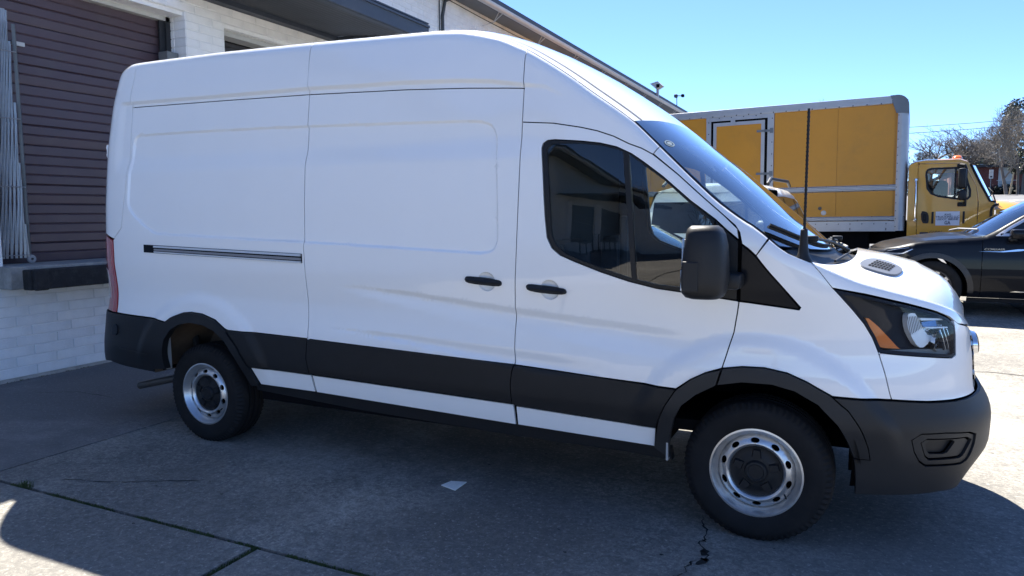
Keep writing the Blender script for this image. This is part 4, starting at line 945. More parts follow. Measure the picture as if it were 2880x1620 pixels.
# ---- dark inner shell behind the gaps, arches, floor
shell=[(-1.4,.5)]+[(-.43,.5),(-.38,.72),(-.25,.85),(0,.92),(.25,.84),(.4,.7),(.5,.5),(3.3,.46),(3.36,.68),(3.48,.80),(3.68,.86),(3.9,.845),(4.05,.74),(4.14,.55),(4.2,.32),(5.2,.30),(5.3,.98)]+[(u,float(VS.sz(u))-.05) for u in np.linspace(4.9,3.95,12)]+[(u,float(VS.sz(u))-.10) for u in np.linspace(3.7,2.5,14)]+[(u,float(VS.sz(u))-.06) for u in np.linspace(2.4,-1.4,20)]
patch('inner_shell',shell,dark,VAN,SK,[offset(resample(wf,.1),.004),offset(resample(hl,.1),-.002)],off=-.03,step=.07,gap=.0,skirt=0,mirror=MIR)
vp('pillar_backing',[(3.16,1.97),(3.27,1.90),(3.52,1.69),(3.69,1.53),(3.70,1.44),(3.63,1.44),(3.62,1.50),(3.45,1.66),(3.22,1.86)],dark,off=-.017,ex=False,gap=0,skirt=0)
def well(cx,r,y0,y1,m):
    q=MB(); n=24; V=[]
    for i in range(n+1):
        a=math.pi*(.04+.92*i/n)
        for y in (y0,y1): q.V.append((cx+r*math.cos(a),y,.40+r*math.sin(a)))
    for i in range(n): q.F.append((2*i,2*i+1,2*i+3,2*i+2))
    q.V+=[(cx+r*math.cos(math.pi*(.04+.92*i/n)),y1,.40+r*math.sin(math.pi*(.04+.92*i/n))) for i in range(n+1)]; q.F.append(tuple(range(2*n+2,3*n+3)))
    return q.build('wheel_well',m,VAN,True)
for y0,y1 in ((.03,.62),(2.03,1.44)):
    well(3.745,.47,y0,y1,dark); well(.03,.50,y0,y1,rust)
q=MB(); q.box((-1.2,.22,.47),(-.46,1.84,.62)); q.box((-.8,.10,.47),(-.46,1.96,.60)); q.box((.52,.09,.36),(3.26,1.97,.46)); q.box((4.16,.5,.28),(4.55,1.56,.5)); q.box((-.46,.62,.42),(.52,1.44,.60)); q.box((3.26,.62,.36),(4.16,1.44,.6)); q.build('underbody',dark,VAN)
# rear suspension seen through the arch
q=MB(); q.box((-.60,.50,.62),(.55,.60,.76)); RC=q.build('chassis_rail',rust,VAN)
q=MB()
for k in range(4): q.box((-.62+k*.06,.36,.40-.014*k),(.62-k*.06,.43,.412-.014*k))
q.tube([(0,.2,.36),(0,1.86,.36)],.05,10); q.tube([(-.30,.34,.36),(-.42,.34,.78)],.03,8); q.build('rear_suspension',blackp,VAN,True)
q=MB(); q.tube([(-.86,.20,.290),(-.51,.21,.374),(-.35,.28,.41),(-.1,.45,.44),(.4,.52,.44)],.027,16,cap=False); q.tube([(-.86,.20,.290),(-.51,.21,.374),(-.35,.28,.41)],.023,16,cap=False); q.build('exhaust_pipe',exh,VAN,True,recalc=False)
q=MB(); q.box((-.35,.035,.50),(-.335,.075,.80)); q.build('splash_guard',mat('splash_grey',(.35,.35,.34),.7),VAN); q=MB(); q.box((3.318,.02,.36),(3.328,.06,.56)); q.build('splash_guard',MATS['splash_grey'],VAN)
# ---- wheels
def tyre_mesh(R,W,rim,n=72):
    q=MB(); h=W/2
    prof_=[(rim+.002,.02),(rim+.010,.002),(rim+.022,-.004),(rim+.05,-.010),(R-.055,-.012),(R-.040,-.008),(R-.024,.001),(R-.010,.012),(R-.002,.026)]
    g=[]
    for c in (.25,.5,.75):
        y=.026+(W-.052)*c; g+=[(R,y-.010),(R-.014,y-.007),(R-.014,y+.007),(R,y+.010)]
    prof_+=g+[(R-.002,W-.026),(R-.010,W-.012),(R-.055,W+.012),(rim+.01,W)]
    q.lathe(prof_,(0,0,0),'y',n*2)
    k=len(prof_)
    for i in range(2*n):       # shoulder sipes
        if i%2==0:
            for p in (5,6,7,8,k-4,k-3):
                x,y,z=q.V[i*k+p]; s=.972 if p in (6,7,k-3) else .982; q.V[i*k+p]=(x*s,y,z*s)
    return q
def wheel(cx,y,flip,rim_r=.221,R=.356):
    root=None
    q=tyre_mesh(R,.235,rim_r-.012); 
    def T(V): return [(cx+v[0],(y+v[1]) if not flip else (MIR-y-v[1]),.345+v[2]) for v in V]
    q.V=T(q.V); ty=q.build('wheel',rubber,VAN,True,28)
    # rim dish
    q=MB(); q.lathe([(rim_r-.008,.02),(rim_r,.006),(rim_r+.001,-.001),(rim_r-.008,-.002),(rim_r-.014,.006),(rim_r-.022,.022),(rim_r-.030,.034),(.186,.038),(.183,.050)],(0,0,0),'y',72); q.V=T(q.V); q.build('rim',steel,ty,True,40)
    holes=[[(.159*math.cos(a)+.0125*math.cos(t)*math.cos(a)-.021*math.sin(t)*math.sin(a),.159*math.sin(a)+.0125*math.cos(t)*math.sin(a)+.021*math.sin(t)*math.cos(a)) for t in np.linspace(0,6.283,16,endpoint=False)] for a in [math.pi/2+.05+k*math.pi/5 for k in range(10)]]
    c0=[(.186*math.cos(t),.186*math.sin(t)) for t in np.linspace(0,6.283,90,endpoint=False)]; c1=[(.126*math.cos(t),.126*math.sin(t)) for t in np.linspace(0,6.283,64,endpoint=False)]
    pr_r=[.0,.12,.126,.132,.140,.150,.172,.180,.186]; pr_y=[.045,.045,.030,.018,.012,.014,.026,.038,.050]
    def f(a,b,off):
        r=np.hypot(a,b); yy=np.interp(r,pr_r,pr_y)-off
        P=np.stack([cx+a,(y+yy),.345+b],-1)
        if flip: P[:,1]=MIR-P[:,1]
        return P
    extra=[(r*math.cos(t),r*math.sin(t)) for r in (.129,.133,.138,.143,.150,.172,.177,.182) for t in np.linspace(0,6.283,72,endpoint=False)]
    patch('rim_disc',c0,steel,ty,f,holes+[c1],gap=0,step=.02,bstep=.012,skirt=.012,extra=extra)
    q=MB(); q.lathe([(.186,.075),(.0,.075)],(0,0,0),'y',40); q.V=T(q.V); q.build('brake_drum',dark,ty)
    # hub cover with five lug pockets
    q=MB(); q.lathe([(.128,.032),(.122,.034),(.10,.036),(.085,.030),(.070,.027),(.056,.026),(.052,.014),(.048,.010),(.040,.009),(.036,.013),(0,.013)],(0,0,0),'y',60); q.V=T(q.V); hc=q.build('hub_cover',blackp,ty,True,30)
    for k in range(5):
        a=math.pi/2+k*2*math.pi/5; ca,sa=math.cos(a),math.sin(a)
        r0,r1,w0,w1,t0,t1=.066,.112,.026,.018,.034,.018
        pts=[(r0,-w0),(r1,-w1),(r1,w1),(r0,w0)]; q=MB()
        V=[(p[0]*ca-p[1]*sa,t0,p[0]*sa+p[1]*ca) for p in pts]+[((p[0]+(.004 if p[0]<.09 else -.004))*ca-p[1]*.75*sa,t1,(p[0]+(.004 if p[0]<.09 else -.004))*sa+p[1]*.75*ca) for p in pts]
        q.add(V,[(4,5,6,7),(0,1,5,4),(1,2,6,5),(2,3,7,6),(3,0,4,7)]); q.V=T(q.V); q.build('lug_cover',blackp,ty)
    q=MB(); a=-.62; q.tube([(.165*math.cos(a),.03,.165*math.sin(a)),(.178*math.cos(a),-.006,.178*math.sin(a))],.004,8); q.V=T(q.V); q.build('valve',blackp,ty)
    return ty
for fl in (False,True): wheel(3.75,.065,fl); wheel(0.0,.065,fl)
# ---- cab interior
def ibox(n,a,b,m,ch=.02): return box(n,a,b,m,VAN,ch)
ibox('bulkhead',(2.44,.14,.5),(2.47,1.92,2.35),mat('bulkhead_grey',(.018,.019,.02),.8),.005)
ibox('cab_floor',(2.47,.12,.5),(3.9,1.94,.56),dark,.005)
ibox('headlining',(2.47,.20,2.2),(2.9,1.86,2.23),liner,.005)
q=MB(); 
prf=[(3.42,.96),(3.38,1.10),(3.42,1.22),(3.52,1.27),(3.62,1.33),(3.78,1.375),(3.86,1.375),(3.86,.93),(3.5,.93)]
q.prism(prf,.16,1.90); q.build('dashboard',dash,VAN)
q=MB(); q.cbox((3.42,1.28,1.26),(3.66,1.72,1.42),.05); q.build('instrument_hood',dash,VAN,True)
# steering wheel on the far (left) side
q=MB(); n=36; C0=Vector((3.27,1.50,1.28)); ax=Vector((-.80,0,.6)).normalized(); e1=Vector((0,1,0)); e2=ax.cross(e1)
q.tube([C0+e1*(.19*math.cos(t))+e2*(.19*math.sin(t)) for t in np.linspace(0,2*math.pi,n+1)],.017,8,cap=False); q.tube([C0-e1*.19,C0+ax*-.03,C0+e1*.19],.018,8); q.tube([C0+ax*-.03,C0+e2*-.19],.016,8); q.tube([C0+ax*-.03,C0-ax*.25],.03,8); q.build('steering_wheel',blackp,VAN,True)
for y in (.28,1.28):
    q=MB(); q.cbox((2.62,y,.80),(3.12,y+.5,.95),.05); q.build('seat',cloth,VAN,True)
    q=MB(); q.cbox((2.52,y+.02,.90),(2.66,y+.48,1.46),.05); q.build('seat_back',cloth,VAN,True)
q=MB(); q.cbox((2.78,.92,.95),(2.83,.97,1.6),.015); q.build('grab_handle',blackp,VAN,True)
# ================================================================ yellow box truck
YAW=math.radians(-3.4)
TR=empty('box_truck',(0,0,0),'yellow box truck with side door parked behind the van','box truck')
yel=mat('truck_yellow',(.53,.225,.007),.42,spec=.4,coat=.12,coat_r=.2,var=.05,vscale=1.2,dirt=(.30,.15,.02),dscale=1.6,damt=.35,bump=.12,bscale=3)
ycab=mat('cab_yellow',(.60,.28,.010),.3,coat=.4,var=.03)
alum=mat('truck_aluminium',(.36,.37,.39),.42,metal=.5,var=.08,vscale=2,dirt=(.25,.25,.25),dscale=3,damt=.3)
alum2=mat('corner_cap_grey',(.14,.16,.18),.5,metal=.3,var=.1)
BL=-7.6
panels=[(BL,-6.2),(-6.2,-5.0),(-5.0,-3.77),(-2.38,-1.2),(-1.2,-.20)]
BOX=MB().box((BL,.03,1.06),(-.10,2.48,3.55)).build('box_body',yel,TR)
for a,b in panels: box('side_panel',(a+.003,.012,1.2),(b-.003,.03,3.50),yel,TR)
box('side_panel',(-3.77,.012,3.46),(-2.38,.03,3.50),yel,TR)
q=MB(); q.cbox((BL,-.02,3.42),(-.26,.06,3.57),.012); q.box((BL,-.028,3.49),(-.26,-.02,3.50)); TRL=q.build('top_rail',alum,TR)
q=MB()
for k in range(30):
    x=-.45-k*.245; q.lathe([(0,-.008),(.012,-.006),(.014,0)],(x,-.02,3.435),'y',8)
q.build('rivets',MATS['conduit_dark'],TRL,recalc=False)['kind']='stuff'
# front corner: rounded post and cap
q=MB(); V=[]
n=10; pr_=[(-.16,-.012),(-.10,-.022)]+[(-.10+.115*math.sin(math.pi/2*i/n),.093-.115*math.cos(math.pi/2*i/n)) for i in range(n+1)]+[(.02,2.35),(.0,2.5),(-.2,2.5)]
for z in (1.02,3.24):
    for x,y in pr_: q.V.append((x,y,z))
k=len(pr_)
for i in range(k-1): q.F.append((i,i+1,k+i+1,k+i))
POST=q.build('front_corner_post',alum,TR,True,30)
q=MB()
for kk in range(15):
    z=1.1+kk*.15
    for x,y in ((-.145,-.016),):
        q.lathe([(0,-.006),(.009,-.004),(.010,0)],(x,y,z),'y',8)
q.build('rivets',MATS['conduit_dark'],POST,recalc=False)['kind']='stuff'
# rounded cap of the front top corner
V=[];F=[];na,nb=9,9
prof2=[(-.30,3.575),(-.18,3.578)]+[(-.18+.20*math.sin(math.pi/2*i/8),3.378+.20*math.cos(math.pi/2*i/8)) for i in range(9)]+[(.02,3.23)]
q=MB(); 
for y,sc_ in ((-.022,0),(-.03,.0),(.06,0),(2.48,0)):
    for x,z in prof2: q.V.append((x,y,z))
k=len(prof2)
for r in range(3):
    for i in range(k-1): q.F.append((r*k+i,r*k+i+1,(r+1)*k+i+1,(r+1)*k+i))
n0=len(q.V); q.V+=[(-.30,-.024,3.50),(-.30,-.024,3.575)]
q.F.append(tuple([n0]+list(range(0,k))+[]) ) if False else None
q.F.append(tuple(list(range(k))+[len(q.V)])); q.V.append((-.19,-.022,3.24)); 
q.F.append((0,len(q.V)-1,len(q.V)-1)) if False else None
CAP=q.build('corner_cap',alum2,TR,True,30)
box('front_wall',(-.10,.1,1.05),(.0,2.45,3.5),yel,TR)
# rub rails and floor rail
for (x0,x1,z0,z1) in ((-2.38,-.15,1.785,1.905),(BL,-3.77,1.785,1.905),(BL,-.15,1.21,1.30)):
    q=MB(); h=z1-z0; pts=[(-.0,0),(-.012,.012),(-.028,.2*h),(-.028,.33*h),(-.014,.4*h),(-.014,.6*h),(-.028,.67*h),(-.028,.8*h),(-.012,h-.012),(.0,h)]
    for x in (x0,x1): q.V+=[(x,.012+a,z0+b) for a,b in pts]
    k=len(pts)
    for i in range(k-1): q.F.append((i,k+i,k+i+1,i+1))
    q.F+=[tuple(range(k)),tuple(range(2*k-1,k-1,-1))]; RR=q.build('rub_rail',alum,TR)
    q=MB(); xx=x0+.2
    while xx<x1-.1:
        q.lathe([(0,-.006),(.010,-.004),(.011,0)],(xx,.0,z0+.12*h),'y',8); q.lathe([(0,-.006),(.010,-.004),(.011,0)],(xx+.25,.0,z0+.88*h),'y',8); xx+=.55
    q.build('rivets',MATS['conduit_dark'],RR,recalc=False)['kind']='stuff'
q=MB(); q.box((BL,-.01,1.01),(-.14,.05,1.205)); q.box((BL,-.014,1.10),(-.14,-.01,1.105)); q.box((BL,-.02,1.01),(-.14,.05,1.02)); FRL=q.build('floor_rail',alum,TR)
q=MB(); 
for k in range(34):
    x=-.3-k*.21
    for z in ((1.155,1.065,1.04) if k%3==0 else (1.155,)): q.lathe([(0,-.007),(.011,-.005),(.012,0)],(x,-.01,z),'y',8)
q.build('rivets',MATS['conduit_dark'],FRL,recalc=False)['kind']='stuff'
# side door
q=MB(); q.box((-3.77,-.01,1.2),(-3.67,.03,3.45)); q.box((-2.52,-.01,1.2),(-2.395,.03,3.45)); q.box((-3.67,-.01,3.34),(-2.52,.03,3.45)); DF=q.build('door_frame',alum,TR)
box('door_gasket',(-3.67,.005,1.2),(-2.52,.02,3.34),dark,TR)
SD=box('side_door',(-3.56,-.004,1.2),(-2.645,.03,3.23),yel,TR)
q=MB(); q.box((-3.62,-.012,1.2),(-3.555,.03,3.30)); q.box((-2.645,-.012,1.2),(-2.575,.03,3.30)); q.box((-3.555,-.012,3.23),(-2.645,.03,3.30)); q.build('door_edging',alum,SD)
for z in (3.075,2.205):
    q=MB(); q.box((-2.73,-.03,z-.022),(-2.42,-.01,z+.022)); q.box((-2.47,-.034,z-.05),(-2.41,-.01,z+.05)); q.tube([(-2.57,-.03,z-.03),(-2.57,-.03,z+.03)],.014,8); q.build('hinge',alum2,SD)
q=MB(); q.box((-3.26,-.025,3.24),(-3.17,-.01,3.36)); q.box((-3.77,-.02,3.34),(-3.70,-.008,3.43)); q.build('latch_plate',alum,SD)
q=MB()
for z in np.arange(1.4,3.4,.24):
    for x in (-3.72,-2.43): q.lathe([(0,-.008),(.011,-.006),(.012,0)],(x,-.01,z),'y',8)
for x in np.arange(-3.5,-2.6,.25): q.lathe([(0,-.008),(.011,-.006),(.012,0)],(x,-.01,3.40),'y',8)
q.build('rivets',MATS['conduit_dark'],DF,recalc=False)['kind']='stuff'
q=MB(); q.lathe([(0,-.012),(.03,-.01),(.035,0)],(-1.49,.012,1.47),'y',14); q.build('marker_lamp',MATS['conduit_dark'],TR); q=MB(); q.lathe([(0,-.006),(.045,-.005),(.05,0)],(-1.42,.012,1.38),'y',14); q.build('marker_plate',alum,TR)
# chassis
q=MB(); q.box((BL,.4,.75),(1.6,2.1,1.0)); q.box((-5,.15,.45),(-4.2,.5,.95)); q.box((-1.9,.12,.45),(-.6,.6,.98)); q.box((.0,.2,.45),(.2,2.2,1.2)); q.build('chassis',dark,TR)
def big_wheel(x,y0,y1,par):
    q=MB(); q.lathe([(.28,0),(.47,.01),(.50,.03),(.50,y1-y0-.03),(.47,y1-y0-.01),(.28,y1-y0)],(x,y0,.50),'y',40); t_=q.build('wheel',rubber,par,True,35)
    q=MB(); q.lathe([(0,.08),(.10,.06),(.12,.1),(.24,.12),(.28,.01)],(x,y0,.50),'y',32); q.build('rim',steel,t_,True,35)
for x in (-5.6,2.15):
    for y0,y1 in ((.10,.38),(2.1,2.38)): big_wheel(x,y0,y1,TR)
# cab
sidep=[(.06,.80),(.05,2.20),(.075,2.27),(.15,2.305),(.30,2.325),(.90,2.315),(1.0,2.27),(1.045,2.21),(1.20,1.87),(1.36,1.545),(1.44,1.53),(1.44,.80)]
winp=[(.33,2.05),(.335,2.12),(.36,2.165),(.42,2.185),(.82,2.185),(.96,2.165),(.985,2.05),(1.02,1.90),(1.065,1.76),(1.065,1.64),(1.02,1.585),(.95,1.575),(.55,1.645),(.43,1.70),(.36,1.80)]
flat=lambda y0:(lambda a,b,o:np.stack([a,y0-o+0*a,b],-1))
seamx=[(.20,.80),(.20,2.28)]
patch('cab_rear_panel',[(.05,.85),(.05,2.20),(.075,2.27),(.15,2.305),(.205,2.305),(.215,.85)],ycab,TR,flat(.02),gap=.004,step=.3,skirt=.05,smooth=False)
dp=[(.215,.95),(.207,2.24),(.23,2.27),(.90,2.255),(.97,2.19),(1.05,2.02),(1.13,1.86),(1.165,1.72),(1.185,1.5),(1.18,.95)]
CD=patch('cab_door',dp,ycab,TR,flat(.02),[winp],gap=.005,step=.15,skirt=.05,smooth=False)[0]
patch('cab_front_pillar',[(.23,2.275),(.90,2.26),(.975,2.195),(1.055,2.025),(1.135,1.86),(1.17,1.72),(1.19,1.5),(1.185,.85),(1.44,.85),(1.44,1.53),(1.36,1.545),(1.20,1.87),(1.045,2.21),(1.0,2.27),(.90,2.315),(.30,2.325),(.207,2.31),(.207,2.28)],ycab,TR,flat(.02),gap=.003,step=.15,skirt=.05,smooth=False)
patch('cab_step_panel',[(.06,.55),(.06,.85),(1.44,.85),(1.44,.55)],ycab,TR,flat(.03),gap=.004,step=.3,skirt=.05,smooth=False)
patch('window_rubber',winp,blackp,CD,flat(.016),[offset(resample(winp,.05),.028)],gap=-.004,step=.05,skirt=.03,smooth=False)
patch('window_pane',winp,sideg,CD,flat(.03),gap=.01,step=.3,skirt=0,smooth=False)
box('window_bar',(.80,.012,1.60),(.83,.03,2.18),blackp,CD)
# cab top and front as one sheet swept over the roof line
q=MB(); topl=[(.06,1.2),(.055,2.20),(.08,2.27),(.16,2.31),(.32,2.335),(.88,2.325),(1.0,2.275),(1.045,2.215)]
nn=12
for x,z in topl:
    for j in range(nn+1):
        y=.022+2.2*j/nn; q.V.append((x,y,z+.05*math.sin(math.pi*j/nn)**.5*(1 if z>1.5 else 0)))
for i in range(len(topl)-1):
    for j in range(nn): q.F.append((i*(nn+1)+j,i*(nn+1)+j+1,(i+1)*(nn+1)+j+1,(i+1)*(nn+1)+j))
q.build('cab_roof',ycab,TR,True,40,recalc=True)
q=MB()
for x,z in ((1.045,2.21),(1.35,1.55)):
    for j in range(nn+1):
        y=.03+2.18*j/nn; q.V.append((x+.14*(1-(2*j/nn-1)**2),y,z+.02*math.sin(math.pi*j/nn)))
for j in range(nn): q.F.append((j,j+1,nn+2+j,nn+1+j))
q.build('windscreen',wind,TR,True)
q=MB(); q.tube([(1.045,.015,2.225),(1.20,.015,1.885),(1.365,.015,1.55),(1.45,.02,1.535)],.022,6); q.build('windscreen_seal',blackp,TR)
patch('far_side_panel',sidep,ycab,TR,flat(2.22),[winp],gap=0,step=.2,skirt=0,smooth=False)
# hood
q=MB(); hl_=[(1.40,1.40),(1.42,1.50),(1.50,1.53),(1.80,1.485),(2.2,1.41),(2.55,1.28),(2.62,1.1),(2.64,.7)]
for x,z in hl_:
    for j in range(nn+1):
        s=j/nn; y=.02+2.18*s; e=abs(2*s-1)**4; q.V.append((x,y+(.0),z-.12*e+.05*(1-e)))
for i in range(len(hl_)-1):
    for j in range(nn): q.F.append((i*(nn+1)+j,i*(nn+1)+j+1,(i+1)*(nn+1)+j+1,(i+1)*(nn+1)+j))
q.build('hood',ycab,TR,True,50)
patch('hood_side',[(1.46,.6),(1.46,1.40),(1.80,1.365),(2.2,1.29),(2.55,1.16),(2.62,.98),(2.6,.6)],ycab,TR,flat(.02),gap=.004,step=.2,skirt=.04,smooth=False)
q=MB(); q.tube([(1.385,.005,.9),(1.39,.005,1.40),(1.42,.005,1.46),(1.50,.01,1.50)],.022,8); q.build('hood_seal',blackp,TR,True)
# cab details
q=MB(); q.tube([(.175,-.03,1.97),(.18,-.05,1.90),(.185,-.05,1.30),(.185,-.03,1.22)],.014,8); q.cbox((.155,-.035,1.94),(.20,.02,2.0),.008); q.cbox((.162,-.035,1.19),(.207,.02,1.25),.008); q.build('grab_rail',chrome,TR,True)
q=MB(); q.prism(chaikin([(.275,1.385),(.36,1.38),(.405,1.33),(.415,1.17),(.38,1.15),(.295,1.165)],1),-.004,.03); DHH=q.build('door_handle',blackp,CD)
q=MB(); q.cbox((.325,-.02,1.2),(.365,0,1.33),.008); q.build('handle_grip',gloss,CD)
for (x0,x1) in ((.455,.49),(.952,.985)):
    q=MB(); q.box((x0,.008,1.15),(x1,.02,1.372)); q.build('door_strip',blackp,CD)
SG=box('door_sign',(.522,.006,1.115),(.905,.012,1.373),mat('sign_white',(.62,.64,.70),.5,var=.05,vscale=8),TR)
ink=mat('sign_ink',(.02,.025,.05),.6)
Tm=lambda x,z:Matrix.Translation((x,.0045,z))@Matrix.Rotation(math.pi/2,4,'X')
text('sign_text','RVS',.050,Tm(.715,1.312),ink,SG,sx=1.25,bold=.0008); text('sign_text','TRUCKING LLC',.052,Tm(.713,1.272),ink,SG,sx=1.05,bold=.0008); text('sign_text','USDOT 3885343',.049,Tm(.713,1.228),ink,SG,sx=1.0,bold=.0008); text('sign_text','GA',.090,Tm(.715,1.162),ink,SG,sx=.75,bold=.002)
text('weight_marking','GVW',.075,Matrix.Translation((.53,.012,.985))@Matrix.Rotation(math.pi/2,4,'X'),ink,CD,sx=1.15)
box('door_decal',(.27,.012,.955),(.41,.018,.99),ink,CD)
q=MB(); q.cbox((.845,-.36,1.79),(.965,-.10,2.145),.03); MM=q.build('wing_mirror',blackp,TR,True)
q=MB(); q.cbox((.855,-.36,1.575),(.965,-.10,1.755),.03); q.build('spot_mirror',blackp,MM,True)
q=MB(); q.tube([(.86,.0,2.23),(.95,-.12,2.21),(.975,-.12,2.15),(.975,-.12,1.52),(.95,-.05,1.50),(.93,.01,1.50)],.02,8); q.cbox((.83,-.03,2.17),(.95,.02,2.24),.015); q.cbox((.86,-.05,1.46),(1.0,.02,1.54),.015); q.build('mirror_arm',blackp,MM,True)
q=MB(); q.lathe([(.085,0),(.08,.04),(.05,.07),(0,.08)],(.86,.75,2.37),'z',14); q.lathe([(.085,0),(.08,.04),(.05,.07),(0,.08)],(.86,1.5,2.37),'z',14); 
for yy,nm in ((.55,0),): pass
q.V=[(v[0],v[1]*1.0,v[2]) for v in q.V]; q.build('clearance_lamp',amber,TR,True)
q=MB(); q.tube([(1.36,.3,1.60),(1.42,.25,1.72),(1.36,.35,1.80)],.01,5); q.tube([(1.46,.12,1.53),(1.42,.14,1.66)],.012,5); q.build('wiper',blackp,TR)
q=MB(); q.cbox((.34,1.3,1.2),(.75,1.9,2.0),.08); q.cbox((.34,.35,1.2),(.6,.9,1.85),.08); q.build('seat',cloth,TR,True); box('rear_wall',(.07,.05,1.0),(.09,2.18,2.2),liner,TR)
q=MB(); C0=Vector((.88,1.5,1.68)); ax=Vector((-.6,0,.8)).normalized(); e1=Vector((0,1,0)); e2=ax.cross(e1); q.tube([C0+e1*(.22*math.cos(t))+e2*(.22*math.sin(t)) for t in np.linspace(0,6.2832,25)],.02,6,cap=False); q.cbox((1.05,.05,1.2),(1.4,2.15,1.55),.06); q.build('dashboard',dash,TR,True)
TR.matrix_basis=Matrix.Translation((4.95,12.17,.25))@Matrix.Rotation(YAW,4,'Z')@Matrix.Rotation(math.radians(-.7),4,'Y')
# ================================================================ passenger cars
cglass=mat('dark_car_glass',(.010,.012,.014),.03,spec=.6,coat=.3)
def alloy(cx,y,R,r,par,side,nsp=10):
    """side +1: outer face towards +y"""
    q=MB(); W=.225
    q.lathe([(r+.0,.01),(r+.02,-.004),(R-.05,-.012),(R-.012,.004),(R,.025),(R,W-.025),(R-.05,W),(r,W)],(0,0,0),'y',56)
    def T(V): return [(cx+v[0],y-(v[1] if side>0 else -v[1]),R+v[2]) for v in V]
    q.V=T(q.V); t=q.build('wheel',rubber,par,True,35)
    q=MB(); q.lathe([(r+.002,.012),(r-.004,-.002),(r-.016,.0),(r-.022,.02),(r-.03,.09),(0,.095)],(0,0,0),'y',56); q.V=T(q.V); q.build('rim',MATS.get('rim_dark') or mat('rim_dark',(.06,.06,.065),.4,metal=.6),t,True,35)
    sp=MATS.get('spoke_metal') or mat('spoke_metal',(.55,.56,.58),.25,metal=.9)
    q=MB()
    for k in range(nsp):
        a=2*math.pi*k/nsp; ca,sa=math.cos(a),math.sin(a)
        V=[]
        for rr,ww,tt in ((.045,.012,.03),(.12,.018,.012),(r-.012,.026,.004)):
            for s_,dt in ((-1,.03),(-1,0),(1,0),(1,.03)): V.append((rr*ca-s_*ww*sa,tt+dt,rr*sa+s_*ww*ca))
        F=[]
        for i in range(2):
            for j in range(3): F.append((i*4+j,i*4+j+1,(i+1)*4+j+1,(i+1)*4+j))
        q.add(V,F)
    q.lathe([(0,.012),(.035,.012),(.06,.03),(.06,.06)],(0,0,0),'y',20); q.V=T(q.V); q.build('spokes',sp,t)
def arch(cx,r,a0=0.,a1=math.pi,n=14,z0=.34): return [(cx+r*math.cos(a),z0+r*math.sin(a)) for a in np.linspace(a0,a1,n)]
def car(root,paint,sp):
    S_=Surf(sp['HW'],sp['prof'],sp['XA'],sp['FA'],sp.get('nf',2.6),sp['xf'],sp['XB'],sp['RA'],sp.get('nr',3.2),sp['xr'],sp['sh'],sp.get('RS',.08),sk=9,fade=(sp['XA']+.3,sp['XA']+1.0,.3))
    mm=2*sp['HW']; f=S_.S; fa,ra=sp['axles']; ar=sp['arch']; zs=sp['sill']; out={}
    U0,U1=S_.UMIN+.002,S_.UMAX-.002
    def pp(n,poly,m,off=0.,holes=(),par=root,**k): return patch(n,poly,m,par,f,holes,off,mirror=mm,step=k.pop('step',.06),**k)
    s1,s2,s3=sp['seams']; dlo=sp['dlo']
    topc=lambda a,b:S_.SHO(a,b)
    belt=sp.get('beltpath')
    fen=topc(s1,U1)+[(U1,zs+.06)]+[(fa+ar+.02,zs+.03)]+arch(fa,ar)[0:]+[(fa-ar,zs),(s1,zs)]
    pp('fender',fen,paint)
    hole=[dlo] if dlo else []
    pp('body_side',topc(U0,s1)[::1]+[(s1,zs),(ra+ar,zs)]+arch(ra,ar)+[(ra-ar,zs+.04),(U0,zs+.08)],paint,holes=hole,gap=.004)
    W=pp('side_window',dlo,cglass,off=-.004,gap=-.002,skirt=0)
    if sp.get('chrome'): pp('window_trim',dlo,sp['chrome'],off=.006,holes=[offset(resample(dlo,.05),.022)],gap=-.006,skirt=.012)
    for x in (s2,s3): pp('door_seam',[(x-.004,zs+.02),(x-.004,sp['beltz']),(x+.004,sp['beltz']),(x+.004,zs+.02)],dark,off=.002,skirt=0,gap=0)
    for x in sp['pillars']: pp('pillar_trim',[(x[0]-.03,x[2]),(x[1]-.03,x[3]),(x[1]+.03,x[3]),(x[0]+.03,x[2])],gloss,off=.001,skirt=0,gap=0)
    pp('sill',[(ra+ar,zs-.06),(fa-ar,zs-.06),(fa-ar,zs),(ra+ar,zs)],blackp,off=-.02)
    for nm,rws,m,kw in sp['tops']: S_.top(nm,rows(rws,24),m,root,21,**kw)
    for cx in (fa,ra):
        for side in (1,-1):
            alloy(cx,(mm-.03) if side>0 else .03,sp['R'],sp['r'],root,side)
    q=MB()
    for cx in (fa,ra):
        for y0,y1 in ((.02,.4),(mm-.02,mm-.4)):
            n=16
            k=len(q.V)
            for i in range(n+1):
                a=math.pi*i/n; q.V+=[(cx+(ar+.03)*math.cos(a),y0,.34+(ar+.03)*math.sin(a)),(cx+(ar+.03)*math.cos(a),y1,.34+(ar+.03)*math.sin(a))]
            for i in range(n): q.F.append((k+2*i,k+2*i+1,k+2*i+3,k+2*i+2))
    q.box((sp['XB'],.35,.22),(sp['XA'],mm-.35,.5)); q.box((ra+ar+.05,.08,.24),(fa-ar-.05,mm-.08,.45)); q.build('underbody',dark,root)
    return S_,pp
bpaint=mat('black_car_paint',(.005,.006,.009),.35,spec=.08,coat=.32,coat_r=.01)
wcar=mat('white_car_paint',(.74,.75,.75),.3,coat=.6)
CO=empty('black_suv',(0,0,0),'shiny black crossover parked facing left in front of the truck cab','suv')
